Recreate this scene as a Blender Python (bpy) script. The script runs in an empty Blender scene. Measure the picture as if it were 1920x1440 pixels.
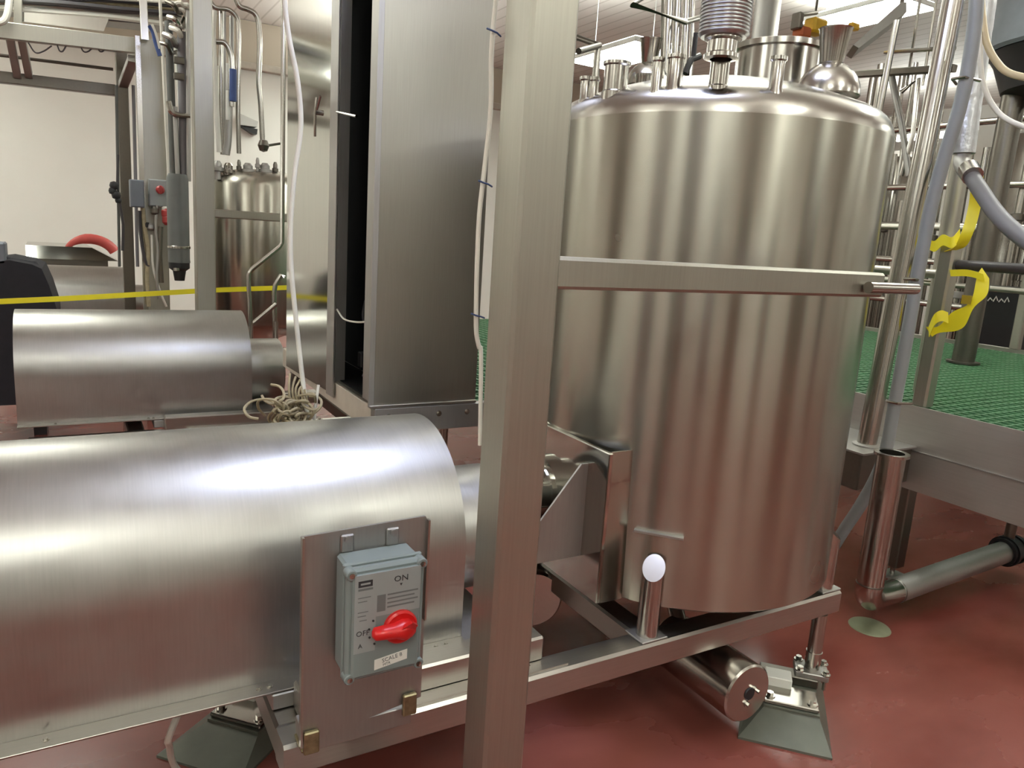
import bpy, bmesh, math, random
from mathutils import Vector, Matrix
random.seed(7)
S = bpy.context.scene
COL = S.collection
PI = math.pi

# ------------------------------------------------------------------ camera
FPX, CX, CY, EYE = 1400.0, 960.0, 720.0, 1.6      # focal length in pixels of a 1920x1440 frame
def _n(v): return Vector(v).normalized()
_up = -_n((502 - CX, -(7800 - CY), -FPX))
_x = Vector((3390 - CX, -(600 - CY), -FPX)); _x = (_x - _up * _x.dot(_up)).normalized()
_y = _up.cross(_x)
CW = Matrix((_x, _y, _up))                          # camera space -> world space
cam_d = bpy.data.cameras.new('camera'); cam = bpy.data.objects.new('camera', cam_d); COL.objects.link(cam)
cam_d.sensor_width = 36.0; cam_d.lens = FPX / 1920 * 36.0; cam_d.clip_start = 0.02; cam_d.clip_end = 100
m4 = CW.to_4x4(); m4.translation = Vector((0, 0, EYE)); cam.matrix_world = m4
S.camera = cam
C0 = Vector((0, 0, EYE))
def ray(u, v): return CW @ Vector((u - CX, -(v - CY), -FPX)).normalized()
def AY(u, v, Y): r = ray(u, v); return C0 + r * (Y / r.y)          # the point seen at u,v that lies on the plane y = Y
def AX(u, v, X): r = ray(u, v); return C0 + r * (X / r.x)
def AZ(u, v, Z): r = ray(u, v); return C0 + r * ((Z - EYE) / r.z)

# ------------------------------------------------------------------ world, view
w = bpy.data.worlds.new('world'); S.world = w; w.use_nodes = True
w.node_tree.nodes['Background'].inputs[0].default_value = (0.8, 0.78, 0.72, 1)
w.node_tree.nodes['Background'].inputs[1].default_value = 0.3
S.view_settings.view_transform = 'Standard'; S.view_settings.look = 'None'
S.view_settings.gamma = 1.0; S.view_settings.use_curve_mapping = False
S.view_settings.exposure = 0.65
S.cycles.sample_clamp_indirect = 6.0
S.cycles.max_bounces = 7; S.cycles.diffuse_bounces = 4; S.cycles.glossy_bounces = 5
LIGHT = 11.0
CEIL = 4.4

# ------------------------------------------------------------------ materials
MATS = {}
def _mat(name):
    m = bpy.data.materials.new(name); m.use_nodes = True
    nt = m.node_tree; b = nt.nodes['Principled BSDF']; MATS[name] = m
    return m, nt, b
def _noise(nt, scale, mapscale=(1, 1, 1), detail=4.0, coord='Object'):
    tc = nt.nodes.new('ShaderNodeTexCoord'); mp = nt.nodes.new('ShaderNodeMapping'); ns = nt.nodes.new('ShaderNodeTexNoise')
    mp.inputs['Scale'].default_value = mapscale; ns.inputs['Scale'].default_value = scale; ns.inputs['Detail'].default_value = detail
    nt.links.new(tc.outputs[coord], mp.inputs['Vector']); nt.links.new(mp.outputs[0], ns.inputs['Vector'])
    return ns.outputs['Fac']
def _range(nt, sock, a, b):
    r = nt.nodes.new('ShaderNodeMapRange'); r.inputs['From Min'].default_value = 0.3; r.inputs['From Max'].default_value = 0.7
    r.inputs['To Min'].default_value = a; r.inputs['To Max'].default_value = b; nt.links.new(sock, r.inputs['Value']); return r.outputs[0]
def _mixcol(nt, fac, c1, c2):
    m = nt.nodes.new('ShaderNodeMix'); m.data_type = 'RGBA'
    m.inputs[6].default_value = (*c1, 1); m.inputs[7].default_value = (*c2, 1); nt.links.new(fac, m.inputs[0]); return m.outputs[2]
def _bump(nt, b, sock, strength, dist=0.01):
    n = nt.nodes.new('ShaderNodeBump'); n.inputs['Strength'].default_value = strength; n.inputs['Distance'].default_value = dist
    nt.links.new(sock, n.inputs['Height']); nt.links.new(n.outputs[0], b.inputs['Normal'])
def plain(name, col, rough=0.5, metal=0.0, var=0.12, scale=12, coat=0.0, bump=0.0, spec=0.5):
    m, nt, b = _mat(name)
    f = _noise(nt, scale)
    c2 = tuple(max(0, x * (1 - 2 * var)) for x in col); c1 = tuple(min(1, x * (1 + var)) for x in col)
    nt.links.new(_mixcol(nt, f, c2, c1), b.inputs['Base Color'])
    b.inputs['Roughness'].default_value = rough; b.inputs['Metallic'].default_value = metal
    b.inputs['Specular IOR Level'].default_value = spec
    b.inputs['Coat Weight'].default_value = coat
    if bump: _bump(nt, b, f, bump)
    return m
def steel(name, col=(0.60, 0.57, 0.52), rough=(0.22, 0.38), grain=(60, 60, 1.5), gscale=6, blot=3.0, bump=0.02, aniso=0.0, rot=0.0):
    m, nt, b = _mat(name)
    g = _noise(nt, gscale, grain, 6.0); l = _noise(nt, blot, (1, 1, 1), 3.0)
    ad = nt.nodes.new('ShaderNodeMath'); ad.operation = 'ADD'; ad.inputs[1].default_value = 0
    ml = nt.nodes.new('ShaderNodeMath'); ml.operation = 'MULTIPLY'; ml.inputs[1].default_value = 0.5
    nt.links.new(g, ad.inputs[0]); nt.links.new(l, ad.inputs[1]); nt.links.new(ad.outputs[0], ml.inputs[0])
    ra = nt.nodes.new('ShaderNodeMath'); ra.operation = 'MULTIPLY_ADD'; ra.inputs[1].default_value = rough[1] - rough[0]; ra.inputs[2].default_value = rough[0]
    nt.links.new(l, ra.inputs[0]); nt.links.new(ra.outputs[0], b.inputs['Roughness'])
    col = tuple(x * 0.72 for x in col); c2 = tuple(x * 0.92 for x in col); c1 = tuple(min(1, x * 1.06) for x in col)
    nt.links.new(_mixcol(nt, _range(nt, ml.outputs[0], 0, 1), c2, c1), b.inputs['Base Color'])
    b.inputs['Metallic'].default_value = 1.0
    if aniso:
        b.inputs['Anisotropic'].default_value = aniso; b.inputs['Anisotropic Rotation'].default_value = rot
        t = nt.nodes.new('ShaderNodeTangent'); t.direction_type = 'RADIAL'; t.axis = 'Z'; nt.links.new(t.outputs[0], b.inputs['Tangent'])
    if bump: _bump(nt, b, g, bump, 0.002)
    return m
def emit(name, col, strength):
    m, nt, b = _mat(name)
    b.inputs['Base Color'].default_value = (*col, 1); b.inputs['Emission Color'].default_value = (*col, 1); b.inputs['Emission Strength'].default_value = strength
    return m

steel('tank_steel', (0.61, 0.585, 0.51), (0.18, 0.32), (2.2, 2.2, 0.15), 4, 1.3, 0.0, 0.8, 0.25)
steel('dome_steel', (0.62, 0.59, 0.54), (0.16, 0.28), (8, 8, 8), 6, 2.0, 0.0)
steel('guard_steel', (0.59, 0.58, 0.55), (0.28, 0.46), (40, 2, 2), 5, 14.0, 0.0)
steel('post_steel', (0.56, 0.54, 0.47), (0.32, 0.50), (50, 50, 1.0), 5, 3.0, 0.0)
steel('beam_steel', (0.58, 0.55, 0.50), (0.22, 0.40), (2, 50, 50), 5, 4.0, 0.0)
steel('plate_steel', (0.56, 0.545, 0.52), (0.40, 0.60), (40, 40, 2), 4, 5.0, 0.0)
steel('cabinet_steel', (0.50, 0.48, 0.43), (0.30, 0.42), (50, 50, 1.2), 5, 2.0, 0.0)
steel('mirror_steel', (0.64, 0.63, 0.58), (0.07, 0.14), (20, 20, 1), 3, 1.5, 0.0)
steel('pipe_steel', (0.62, 0.59, 0.54), (0.14, 0.26), (12, 12, 12), 8, 4.0, 0.0)
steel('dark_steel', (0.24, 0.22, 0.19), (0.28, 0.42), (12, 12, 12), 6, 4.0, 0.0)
steel('fascia_steel', (0.80, 0.77, 0.73), (0.42, 0.58), (30, 1.0, 30), 4, 5.0, 0.0)
steel('hose_steel', (0.58, 0.58, 0.58), (0.28, 0.40), (12, 12, 12), 8, 4.0, 0.0)
plain('foil', (0.55, 0.56, 0.58), 0.38, 0.9, 0.15, 30, bump=0.4)
plain('grey_box', (0.20, 0.235, 0.235), 0.42, 0, 0.04, 20)
plain('grey_sticker', (0.30, 0.32, 0.32), 0.4, 0, 0.04, 20)
plain('dark_print', (0.03, 0.03, 0.035), 0.5)
plain('mid_print', (0.15, 0.16, 0.16), 0.5)
plain('red_plastic', (0.62, 0.012, 0.012), 0.3, 0, 0.05)
plain('white_label', (0.75, 0.75, 0.70), 0.5, 0, 0.05)
plain('white_cable', (0.72, 0.70, 0.64), 0.45, 0, 0.05)
plain('cream_hose', (0.62, 0.52, 0.33), 0.4, 0, 0.08)
plain('grey_conduit', (0.24, 0.25, 0.26), 0.45, 0, 0.05)
plain('grey_hose', (0.17, 0.165, 0.18), 0.5, 0, 0.05)
plain('dark_pipe', (0.05, 0.045, 0.05), 0.4, 0, 0.1)
plain('black_rubber', (0.012, 0.012, 0.014), 0.45, 0, 0.2)
plain('interior_shade', (0.004, 0.004, 0.005), 0.9, spec=0.1)
plain('black_cloth', (0.012, 0.012, 0.018), 0.75, 0, 0.2, 20)
plain('blue_tie', (0.03, 0.06, 0.16), 0.5)
plain('blue_band', (0.04, 0.08, 0.25), 0.5)
plain('yellow_tape', (0.85, 0.74, 0.02), 0.45, 0, 0.05)
plain('tape_print', (0.35, 0.25, 0.01), 0.5)
plain('green_grating', (0.085, 0.22, 0.105), 0.4, 0, 0.25, 25)
plain('rope', (0.40, 0.34, 0.22), 0.8, 0, 0.2, 40)
plain('red_part', (0.45, 0.05, 0.05), 0.4)
plain('pink_red', (0.62, 0.10, 0.09), 0.4)
plain('yellow_part', (0.85, 0.50, 0.02), 0.4)
plain('orange_part', (0.55, 0.12, 0.03), 0.5)
plain('filter_grey', (0.10, 0.105, 0.10), 0.45)
plain('box_bluegrey', (0.17, 0.19, 0.22), 0.5)
plain('copper_tint', (0.42, 0.16, 0.09), 0.25, 1.0)
plain('drain_cover', (0.25, 0.26, 0.17), 0.5, 0.3, 0.15, 14)
plain('pad_grey', (0.17, 0.18, 0.15), 0.42, 0.5, 0.2, 10)
plain('grime', (0.06, 0.04, 0.025), 0.7)
plain('brass', (0.35, 0.30, 0.18), 0.4, 0.9, 0.3, 60)
plain('trim_beige', (0.52, 0.47, 0.40), 0.6)
plain('fixture_white', (0.8, 0.8, 0.78), 0.4)
emit('lamp_cool', (0.62, 0.70, 1.0), LIGHT * 1.15)
emit('lamp_warm', (0.96, 1.0, 0.90), LIGHT * 1.0)
emit('ceiling_fill', (0.94, 1.0, 0.94), LIGHT * 0.95)
plain('reflected_dark', (0.10, 0.085, 0.05), 0.5)

def floor_mat():
    m, nt, b = _mat('floor_red')
    f = _noise(nt, 1.0, (1, 1.8, 1), 10); g = _noise(nt, 55, (1, 1, 1), 3)
    nt.links.new(_mixcol(nt, _range(nt, f, 0, 1), (0.125, 0.028, 0.021), (0.275, 0.085, 0.067)), b.inputs['Base Color'])
    nt.links.new(_range(nt, f, 0.17, 0.34), b.inputs['Roughness']); _bump(nt, b, g, 0.06, 0.004)
floor_mat()
def wall_mat(name, c1, c2):
    m, nt, b = _mat(name)
    tc = nt.nodes.new('ShaderNodeTexCoord'); f = _noise(nt, 2.2)
    nt.links.new(_mixcol(nt, f, c1, c2), b.inputs['Base Color']); b.inputs['Roughness'].default_value = 0.5
    _bump(nt, b, f, 0.1, 0.02)
wall_mat('wall_white', (0.80, 0.80, 0.75), (0.86, 0.86, 0.81))
wall_mat('wall_beige', (0.46, 0.39, 0.30), (0.52, 0.45, 0.36))
def ceil_mat():
    m, nt, b = _mat('ceiling_panel')
    tc = nt.nodes.new('ShaderNodeTexCoord'); wv = nt.nodes.new('ShaderNodeTexWave'); wv.inputs['Scale'].default_value = 1.6
    wv.bands_direction = 'X'; nt.links.new(tc.outputs['Object'], wv.inputs['Vector'])
    r = nt.nodes.new('ShaderNodeMapRange'); r.inputs['From Min'].default_value = 0.0; r.inputs['From Max'].default_value = 0.08
    nt.links.new(wv.outputs['Fac'], r.inputs['Value'])
    nt.links.new(_mixcol(nt, r.outputs[0], (0.55, 0.50, 0.46), (0.74, 0.69, 0.65)), b.inputs['Base Color']); b.inputs['Roughness'].default_value = 0.55
ceil_mat()

# ------------------------------------------------------------------ mesh helpers
def V(*a): return Vector(a)
def cr(pts, n=8):                                  # Catmull-Rom through points
    P = [Vector(p) for p in pts]; P = [P[0] * 2 - P[1]] + P + [P[-1] * 2 - P[-2]]; out = []
    for i in range(1, len(P) - 2):
        a, b, c, d = P[i - 1:i + 3]
        for k in range(n):
            t = k / n
            out.append(0.5 * ((2 * b) + (c - a) * t + (2 * a - 5 * b + 4 * c - d) * t * t + (3 * b - a - 3 * c + d) * t ** 3))
    out.append(P[-2]); return out
class MB:
    def __init__(s): s.v = []; s.f = []
    def add(s, vs, fs):
        o = len(s.v); s.v += [Vector(v) for v in vs]; s.f += [tuple(i + o for i in f) for f in fs]; return s
    def box(s, lo, hi, bev=0.0):
        lo = Vector(lo); hi = Vector(hi)
        if bev > 0:
            bm = bmesh.new(); bmesh.ops.create_cube(bm, size=1)
            for v in bm.verts: v.co = Vector([(lo[i] + hi[i]) / 2 + v.co[i] * (hi[i] - lo[i]) for i in range(3)])
            bmesh.ops.bevel(bm, geom=bm.edges[:], offset=bev, segments=1, affect='EDGES', profile=0.5)
            bm.verts.index_update(); s.add([v.co.copy() for v in bm.verts], [[v.index for v in f.verts] for f in bm.faces]); bm.free(); return s
        x0, y0, z0 = lo; x1, y1, z1 = hi
        return s.add([(x0, y0, z0), (x1, y0, z0), (x1, y1, z0), (x0, y1, z0), (x0, y0, z1), (x1, y0, z1), (x1, y1, z1), (x0, y1, z1)],
                     [(0, 3, 2, 1), (4, 5, 6, 7), (0, 1, 5, 4), (1, 2, 6, 5), (2, 3, 7, 6), (3, 0, 4, 7)])
    def rot(s, M, i0=0):
        for i in range(i0, len(s.v)): s.v[i] = M @ s.v[i]
        return s
    def loft(s, rings, closed=True, cap=True):
        n = len(rings[0]); o = len(s.v); vs = [p for r in rings for p in r]; fs = []
        for k in range(len(rings) - 1):
            for i in range(n if closed else n - 1):
                j = (i + 1) % n; fs.append((k * n + i, k * n + j, (k + 1) * n + j, (k + 1) * n + i))
        if cap: fs.append(tuple(range(n - 1, -1, -1))); fs.append(tuple((len(rings) - 1) * n + i for i in range(n)))
        return s.add(vs, fs)
    def tube(s, pts, r, n=12, cap=True, squash=None):
        P = [Vector(p) for p in pts]; R = r if isinstance(r, (list, tuple)) else [r] * len(P)
        t0 = (P[1] - P[0]).normalized(); a = t0.orthogonal().normalized(); rings = []
        for i, p in enumerate(P):
            t = ((P[min(i + 1, len(P) - 1)] - P[max(i - 1, 0)])).normalized()
            a = (a - t * a.dot(t)).normalized(); b = t.cross(a)
            k = 1.0
            if 0 < i < len(P) - 1:
                c = (P[i] - P[i - 1]).normalized().dot((P[i + 1] - P[i]).normalized()); k = 1 / max(0.6, math.sqrt(max(0.02, (1 + c) / 2)))
            rings.append([p + (a * math.cos(2 * PI * j / n) + b * math.sin(2 * PI * j / n)) * R[i] for j in range(n)])
        return s.loft(rings, True, cap)
    def cyl(s, p0, p1, r, n=24, r2=None, cap=True): return s.tube([p0, p1], [r, r if r2 is None else r2], n, cap)
    def lathe(s, prof, c=(0, 0, 0), n=48, axis=None):   # prof: (radius, height); axis: unit vector, default z
        c = Vector(c); ax = Vector(axis or (0, 0, 1)).normalized()
        a = ax.orthogonal().normalized(); b = ax.cross(a)
        o = len(s.v); vs = []; fs = []; idx = []
        for (r, h) in prof:
            if r < 1e-6: idx.append([len(vs)]); vs.append(c + ax * h)
            else:
                idx.append(list(range(len(vs), len(vs) + n)))
                vs += [c + ax * h + (a * math.cos(2 * PI * j / n) + b * math.sin(2 * PI * j / n)) * r for j in range(n)]
        for k in range(len(prof) - 1):
            A, B = idx[k], idx[k + 1]
            for j in range(n):
                q = [A[j % len(A)], A[(j + 1) % len(A)], B[(j + 1) % len(B)], B[j % len(B)]]
                q = [x for i, x in enumerate(q) if x not in q[:i]]
                if len(q) > 2: fs.append(tuple(q))
        return s.add(vs, fs)
    def prism(s, poly, ext):                            # poly: 3-D points of one face
        ext = Vector(ext); P = [Vector(p) for p in poly]
        return s.loft([P, [p + ext for p in P]])
    def rtube(s, p0, p1, w, h, side, r=0.008, k=1):     # rounded rectangular tube from p0 to p1; side: direction of width
        p0 = Vector(p0); p1 = Vector(p1); t = (p1 - p0).normalized(); a = Vector(side); a = (a - t * a.dot(t)).normalized(); b = t.cross(a); ring = []
        for (sx, sy, a0) in ((1, 1, 0), (-1, 1, 90), (-1, -1, 180), (1, -1, 270)):
            for q in range(k + 1):
                an = math.radians(a0 + 90 * q / k)
                ring.append(((w / 2 - r) * sx + r * math.cos(an), (h / 2 - r) * sy + r * math.sin(an)))
        return s.loft([[p0 + a * x + b * y for x, y in ring], [p1 + a * x + b * y for x, y in ring]])
    def ribbon(s, pts, wv, th=0.0015):                  # pts centre line, wv width vector (or list)
        P = [Vector(p) for p in pts]; W = [Vector(x) for x in wv] if isinstance(wv, list) else [Vector(wv)] * len(P); rings = []
        for i, p in enumerate(P):
            t = P[min(i + 1, len(P) - 1)] - P[max(i - 1, 0)]; nn = t.cross(W[i])
            nn = nn.normalized() * th if nn.length > 1e-9 else Vector((0, 0, th))
            rings.append([p - W[i] / 2 - nn, p + W[i] / 2 - nn, p + W[i] / 2 + nn, p - W[i] / 2 + nn])
        return s.loft(rings)
ORG = {}
def _link(mb, name, mat, org, smooth):
    me = bpy.data.meshes.new(name); me.from_pydata([tuple(v - org) for v in mb.v], [], mb.f)
    bm = bmesh.new(); bm.from_mesh(me); bmesh.ops.recalc_face_normals(bm, faces=bm.faces); bm.to_mesh(me); bm.free()
    if smooth:
        me.polygons.foreach_set('use_smooth', [True] * len(me.polygons)); me.set_sharp_from_angle(angle=math.radians(smooth))
    me.materials.append(MATS[mat]); o = bpy.data.objects.new(name, me); COL.objects.link(o); return o
def part(mb, name, mat, parent, label=None, smooth=35, kind=None):
    o = _link(mb, name, mat, ORG[parent.name], smooth); o.parent = parent; ORG[o.name] = ORG[parent.name]
    if label: o['label'] = label
    if kind: o['kind'] = kind
    return o
def thing(name, label, cat, loc, group=None):
    o = bpy.data.objects.new(name, None); COL.objects.link(o); o.location = loc; o.empty_display_size = 0.1
    o['label'] = label; o['category'] = cat
    if group: o['group'] = group
    ORG[o.name] = Vector(loc); return o
def solo(mb, name, mat, label, cat, group=None, smooth=35, kind=None):
    lo = Vector([min(v[i] for v in mb.v) for i in range(3)]); hi = Vector([max(v[i] for v in mb.v) for i in range(3)])
    org = Vector(((lo.x + hi.x) / 2, (lo.y + hi.y) / 2, lo.z)); o = _link(mb, name, mat, org, smooth); o.location = org; ORG[o.name] = org
    o['label'] = label; o['category'] = cat
    if group: o['group'] = group
    if kind: o['kind'] = kind
    return o
def struct(mb, name, mat, label=None, parent=None, smooth=0):
    if parent is not None: return part(mb, name, mat, parent, label, smooth)
    lo = Vector([min(v[i] for v in mb.v) for i in range(3)]); hi = Vector([max(v[i] for v in mb.v) for i in range(3)])
    org = Vector(((lo.x + hi.x) / 2, (lo.y + hi.y) / 2, lo.z)); o = _link(mb, name, mat, org, smooth); o.location = org; ORG[o.name] = org
    o['kind'] = 'structure'
    if label: o['label'] = label
    return o
def cp(root, off, label=None, group=None):
    r = root.copy(); COL.objects.link(r); r.location = Vector(root.location) + Vector(off); ORG[r.name] = Vector(r.location)
    if label: r['label'] = label
    if group: r['group'] = group
    for ch in list(root.children):
        c = ch.copy(); COL.objects.link(c); c.parent = r; ORG[c.name] = ORG[r.name]
        for g in list(ch.children):
            d = g.copy(); COL.objects.link(d); d.parent = c
    return r
def text(body, name, mat, parent, pos, size, xdir, updir, depth=0.0006, sx=1.0):
    cu = bpy.data.curves.new(name, 'FONT'); cu.body = body; cu.size = size; cu.align_x = 'CENTER'; cu.align_y = 'CENTER'; cu.extrude = depth; cu.resolution_u = 2
    tmp = bpy.data.objects.new(name, cu); COL.objects.link(tmp)
    me = bpy.data.meshes.new_from_object(tmp.evaluated_get(bpy.context.evaluated_depsgraph_get()))
    bpy.data.objects.remove(tmp); bpy.data.curves.remove(cu)
    xd = Vector(xdir).normalized(); ud = Vector(updir).normalized(); nd = xd.cross(ud); pos = Vector(pos) - ORG[parent.name]
    for v in me.vertices: v.co = pos + xd * v.co.x * sx + ud * v.co.y + nd * v.co.z
    me.materials.clear(); me.materials.append(MATS[mat]); o = bpy.data.objects.new(name, me); COL.objects.link(o); o.parent = parent; ORG[o.name] = ORG[parent.name]
    return o
def bolt(mb, p, ax, r=0.008, h=0.008):
    p = Vector(p); ax = Vector(ax).normalized(); mb.cyl(p, p + ax * h * 0.3, r * 1.5, 12); mb.cyl(p + ax * h * 0.3, p + ax * h, r, 6)

# ================================================================== the room
X0, X1, Y0, Y1 = -6.0, 14.0, -6.0, 12.0
struct(MB().box((X0, Y0, -0.1), (X1, Y1, 0)), 'floor', 'floor_red', 'red sealed concrete floor')
struct(MB().box((X0, Y0, CEIL), (X1, Y1, CEIL + 0.1)), 'ceiling', 'ceiling_panel', 'beige panelled ceiling')
struct(MB().box((X0, Y1, 0), (X1, Y1 + 0.1, CEIL)), 'wall_back', 'wall_white', 'white painted back wall')
struct(MB().box((X0, Y0 - 0.1, 0), (X1, Y0, CEIL)), 'wall_front', 'wall_white')
struct(MB().box((X0 - 0.1, Y0, 0), (X0, Y1, CEIL)), 'wall_left', 'wall_white')
struct(MB().box((X1, Y0, 0), (X1 + 0.1, Y1, CEIL)), 'wall_right', 'wall_white')
struct(MB().box((X0 + 0.05, Y1 - 0.12, 3.72), (X1 - 0.05, Y1 - 0.005, 3.82), 0.01), 'trim_1', 'trim_beige', 'beige ledge near the top of the back wall')
struct(MB().box((X0 + 0.05, Y1 - 0.03, 3.825), (X1 - 0.05, Y1 - 0.005, CEIL - 0.01)), 'trim_2', 'wall_beige', 'beige band above the ledge')

# added dark panels on the unseen walls, giving the tank vertical reflection bands
n_ = 0
for (ax_, a0, a1, h_, m_) in (('y', -4.6, -3.3, 2.6, 'filter_grey'), ('y', -1.6, -0.4, 3.0, 'reflected_dark'), ('y', 1.4, 2.2, 2.4, 'reflected_dark'), ('y', 4.2, 6.2, 3.2, 'reflected_dark'), ('y', 8.5, 9.6, 2.6, 'filter_grey'), ('x', -4.4, -3.0, 3.0, 'reflected_dark'), ('x', -0.8, 0.6, 2.6, 'filter_grey'), ('x', 3.2, 4.6, 3.0, 'reflected_dark')):
    n_ += 1
    struct(MB().box((a0, Y0 + 0.005, 0.003), (a1, Y0 + 0.06, h_), 0.01) if ax_ == 'y' else MB().box((X0 + 0.005, a0, 0.003), (X0 + 0.06, a1, h_), 0.01), 'door_%d' % n_, m_)
LZ = CEIL - 0.85
def lamp(x, y, cool=False, lab=None, z=None):
    z = z or LZ
    t = thing('ceiling_light', lab or 'flat hanging ceiling light lighting the room', 'ceiling light', (x, y, z), 'ceiling lights in rows')
    part(MB().box((x - 0.30, y - 0.60, z + 0.002), (x + 0.30, y + 0.60, z + 0.05), 0.006), 'housing', 'fixture_white', t)
    part(MB().box((x - 0.28, y - 0.58, z - 0.010), (x + 0.28, y + 0.58, z)), 'diffuser', 'lamp_cool' if cool else 'lamp_warm', t)
    part(MB().box((x - 0.28, y - 0.58, z + 0.052), (x + 0.28, y + 0.58, z + 0.060)), 'ceiling_fill_panel', 'ceiling_fill', t)  # added glowing top panel that brightens the ceiling and its bounce
    for sy in (-0.5, 0.5): part(MB().cyl((x, y + sy, z + 0.06), (x, y + sy, CEIL - 0.002), 0.004, 6), 'hanger', 'fixture_white', t)
    return t
for (x, y) in ((-3.5, -3.4), (-3.5, 1.7), (-3.5, 6.2), (-0.45, -1.1), (-0.4, 6.2), (1.4, -3.8), (3.1, 8.7), (4.6, -3.4), (4.6, 1.7), (3.3, 3.5), (8.3, -2.5), (8.2, 1.6), (11.6, -2.5), (11.6, 2.2), (11.6, 7.5), (-4.2, 10.2), (-2.0, 10.2), (3.5, 10.4), (-3.5, -0.8), (2.0, -1.2)):  # row along the back wall: added out of view to brighten that wall
    lamp(x, y)
q = AZ(1165, 106, LZ); lamp(q.x, q.y, False, 'bright flat ceiling light left of the ribbed hose, above the tank dome')
q = AZ(1622, 30, CEIL - 0.3); lamp(q.x, q.y, False, 'large bright ceiling light behind the sloping chute at the top right', CEIL - 0.3)
lamp(1.15, 1.70, True)

# ================================================================== the big tank
TC, TR, TZ0 = Vector((1.92, 1.99, 0)), 0.556, 0.50
TSH = 1.97                                            # where the wall meets the knuckle
DOME = [(TR, TSH)]
for k in range(1, 7):
    a = k / 6 * math.radians(68); DOME.append((TR - 0.085 * (1 - math.cos(a)), TSH + 0.085 * math.sin(a)))
r0, z0 = DOME[-1]
for k in range(1, 13):
    q = 1 - k / 12; DOME.append((r0 * q, z0 + 0.105 * (1 - q * q)))
def dome_z(r):
    for (ra, za), (rb, zb) in zip(DOME, DOME[1:]):
        if rb <= r <= ra: return za + (zb - za) * (ra - r) / max(1e-9, ra - rb)
    return TSH
def on_dome(u, v):
    d = ray(u, v); best = None
    for i in range(600):
        p = C0 + d * (1.8 + i * 0.004); r = math.hypot(p.x - TC.x, p.y - TC.y)
        if r < TR and p.z <= dome_z(r): return p
    return None
T = thing('mixing_tank', 'large brushed stainless mixing tank with domed top behind the foreground post', 'tank', (TC.x, TC.y, 0.42))
part(MB().lathe([(TR - 0.004, TZ0), (TR, TZ0 + 0.004), (TR, TSH), (TR - 0.004, TSH + 0.001)], TC, 128), 'shell', 'tank_steel', T)
part(MB().lathe(DOME, TC, 128), 'dome', 'dome_steel', T, 'domed tank top', 40)
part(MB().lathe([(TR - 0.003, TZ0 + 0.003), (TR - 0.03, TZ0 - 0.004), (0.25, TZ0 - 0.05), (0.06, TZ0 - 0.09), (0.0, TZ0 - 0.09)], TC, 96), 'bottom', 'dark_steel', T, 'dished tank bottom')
def nozzle(x, y, h, r, fl=1.25, name='nozzle', zb=None, wide=None):
    rr = math.hypot(x - TC.x, y - TC.y); zb = dome_z(rr) - 0.015 if zb is None else zb
    mb = MB().lathe([(r * 1.12, zb - 0.004 - r * 0.5), (r * 1.12, zb + 0.008), (r, zb + 0.012), (r, zb + h - 0.013), (r * fl, zb + h - 0.009), (r * fl, zb + h), (r * 0.85, zb + h), (r * 0.85, zb + h - 0.03), (0, zb + h - 0.03)], (x, y, 0), 32)
    return part(mb, name, 'pipe_steel', T)
def noz_px(u, vb, vt, wpx, off=0.0, **k):
    p = on_dome(u, vb)
    if p is None or off:
        n2 = Vector((TC.x, TC.y)).normalized(); d = ray(u, vb); t = (Vector((TC.x, TC.y)).length + off) / (d.x * n2.x + d.y * n2.y); p = C0 + d * t
    dep = (CW.transposed() @ (p - C0)).z * -1
    if not off:
        hd = Vector((p.x, p.y, 0)).normalized() * (wpx / 2 / FPX * dep * 1.3); p = p + hd
    return nozzle(p.x, p.y, (vb - vt) / FPX * dep + 0.015, wpx / 2 / FPX * dep, **k)
noz_px(1098, 186, 150, 22); noz_px(1113, 182, 150, 16)
noz_px(1152, 181, 131, 46, fl=1.15); noz_px(1229, 175, 121, 20); noz_px(1262, 172, 118, 30, fl=1.15)
noz_px(1345, 172, 112, 36); noz_px(1452, 178, 122, 26); noz_px(1212, 160, 118, 44, 0.12, fl=1.05)
# manway with lid on the dome
n2_ = Vector((TC.x, TC.y)).normalized(); d = ray(1462, 90); p = C0 + d * ((Vector((TC.x, TC.y)).length + 0.20) / (d.x * n2_.x + d.y * n2_.y))
mz = dome_z(math.hypot(p.x - TC.x, p.y - TC.y)) - 0.03; mh = p.z - mz
part(MB().lathe([(0.145, mz), (0.145, mz + mh - 0.02), (0.160, mz + mh - 0.018), (0.160, mz + mh), (0.148, mz + mh + 0.004), (0.08, mz + mh + 0.02), (0, mz + mh + 0.024)], (p.x, p.y, 0), 48), 'manway', 'pipe_steel', T, 'round manway with lid')
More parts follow.
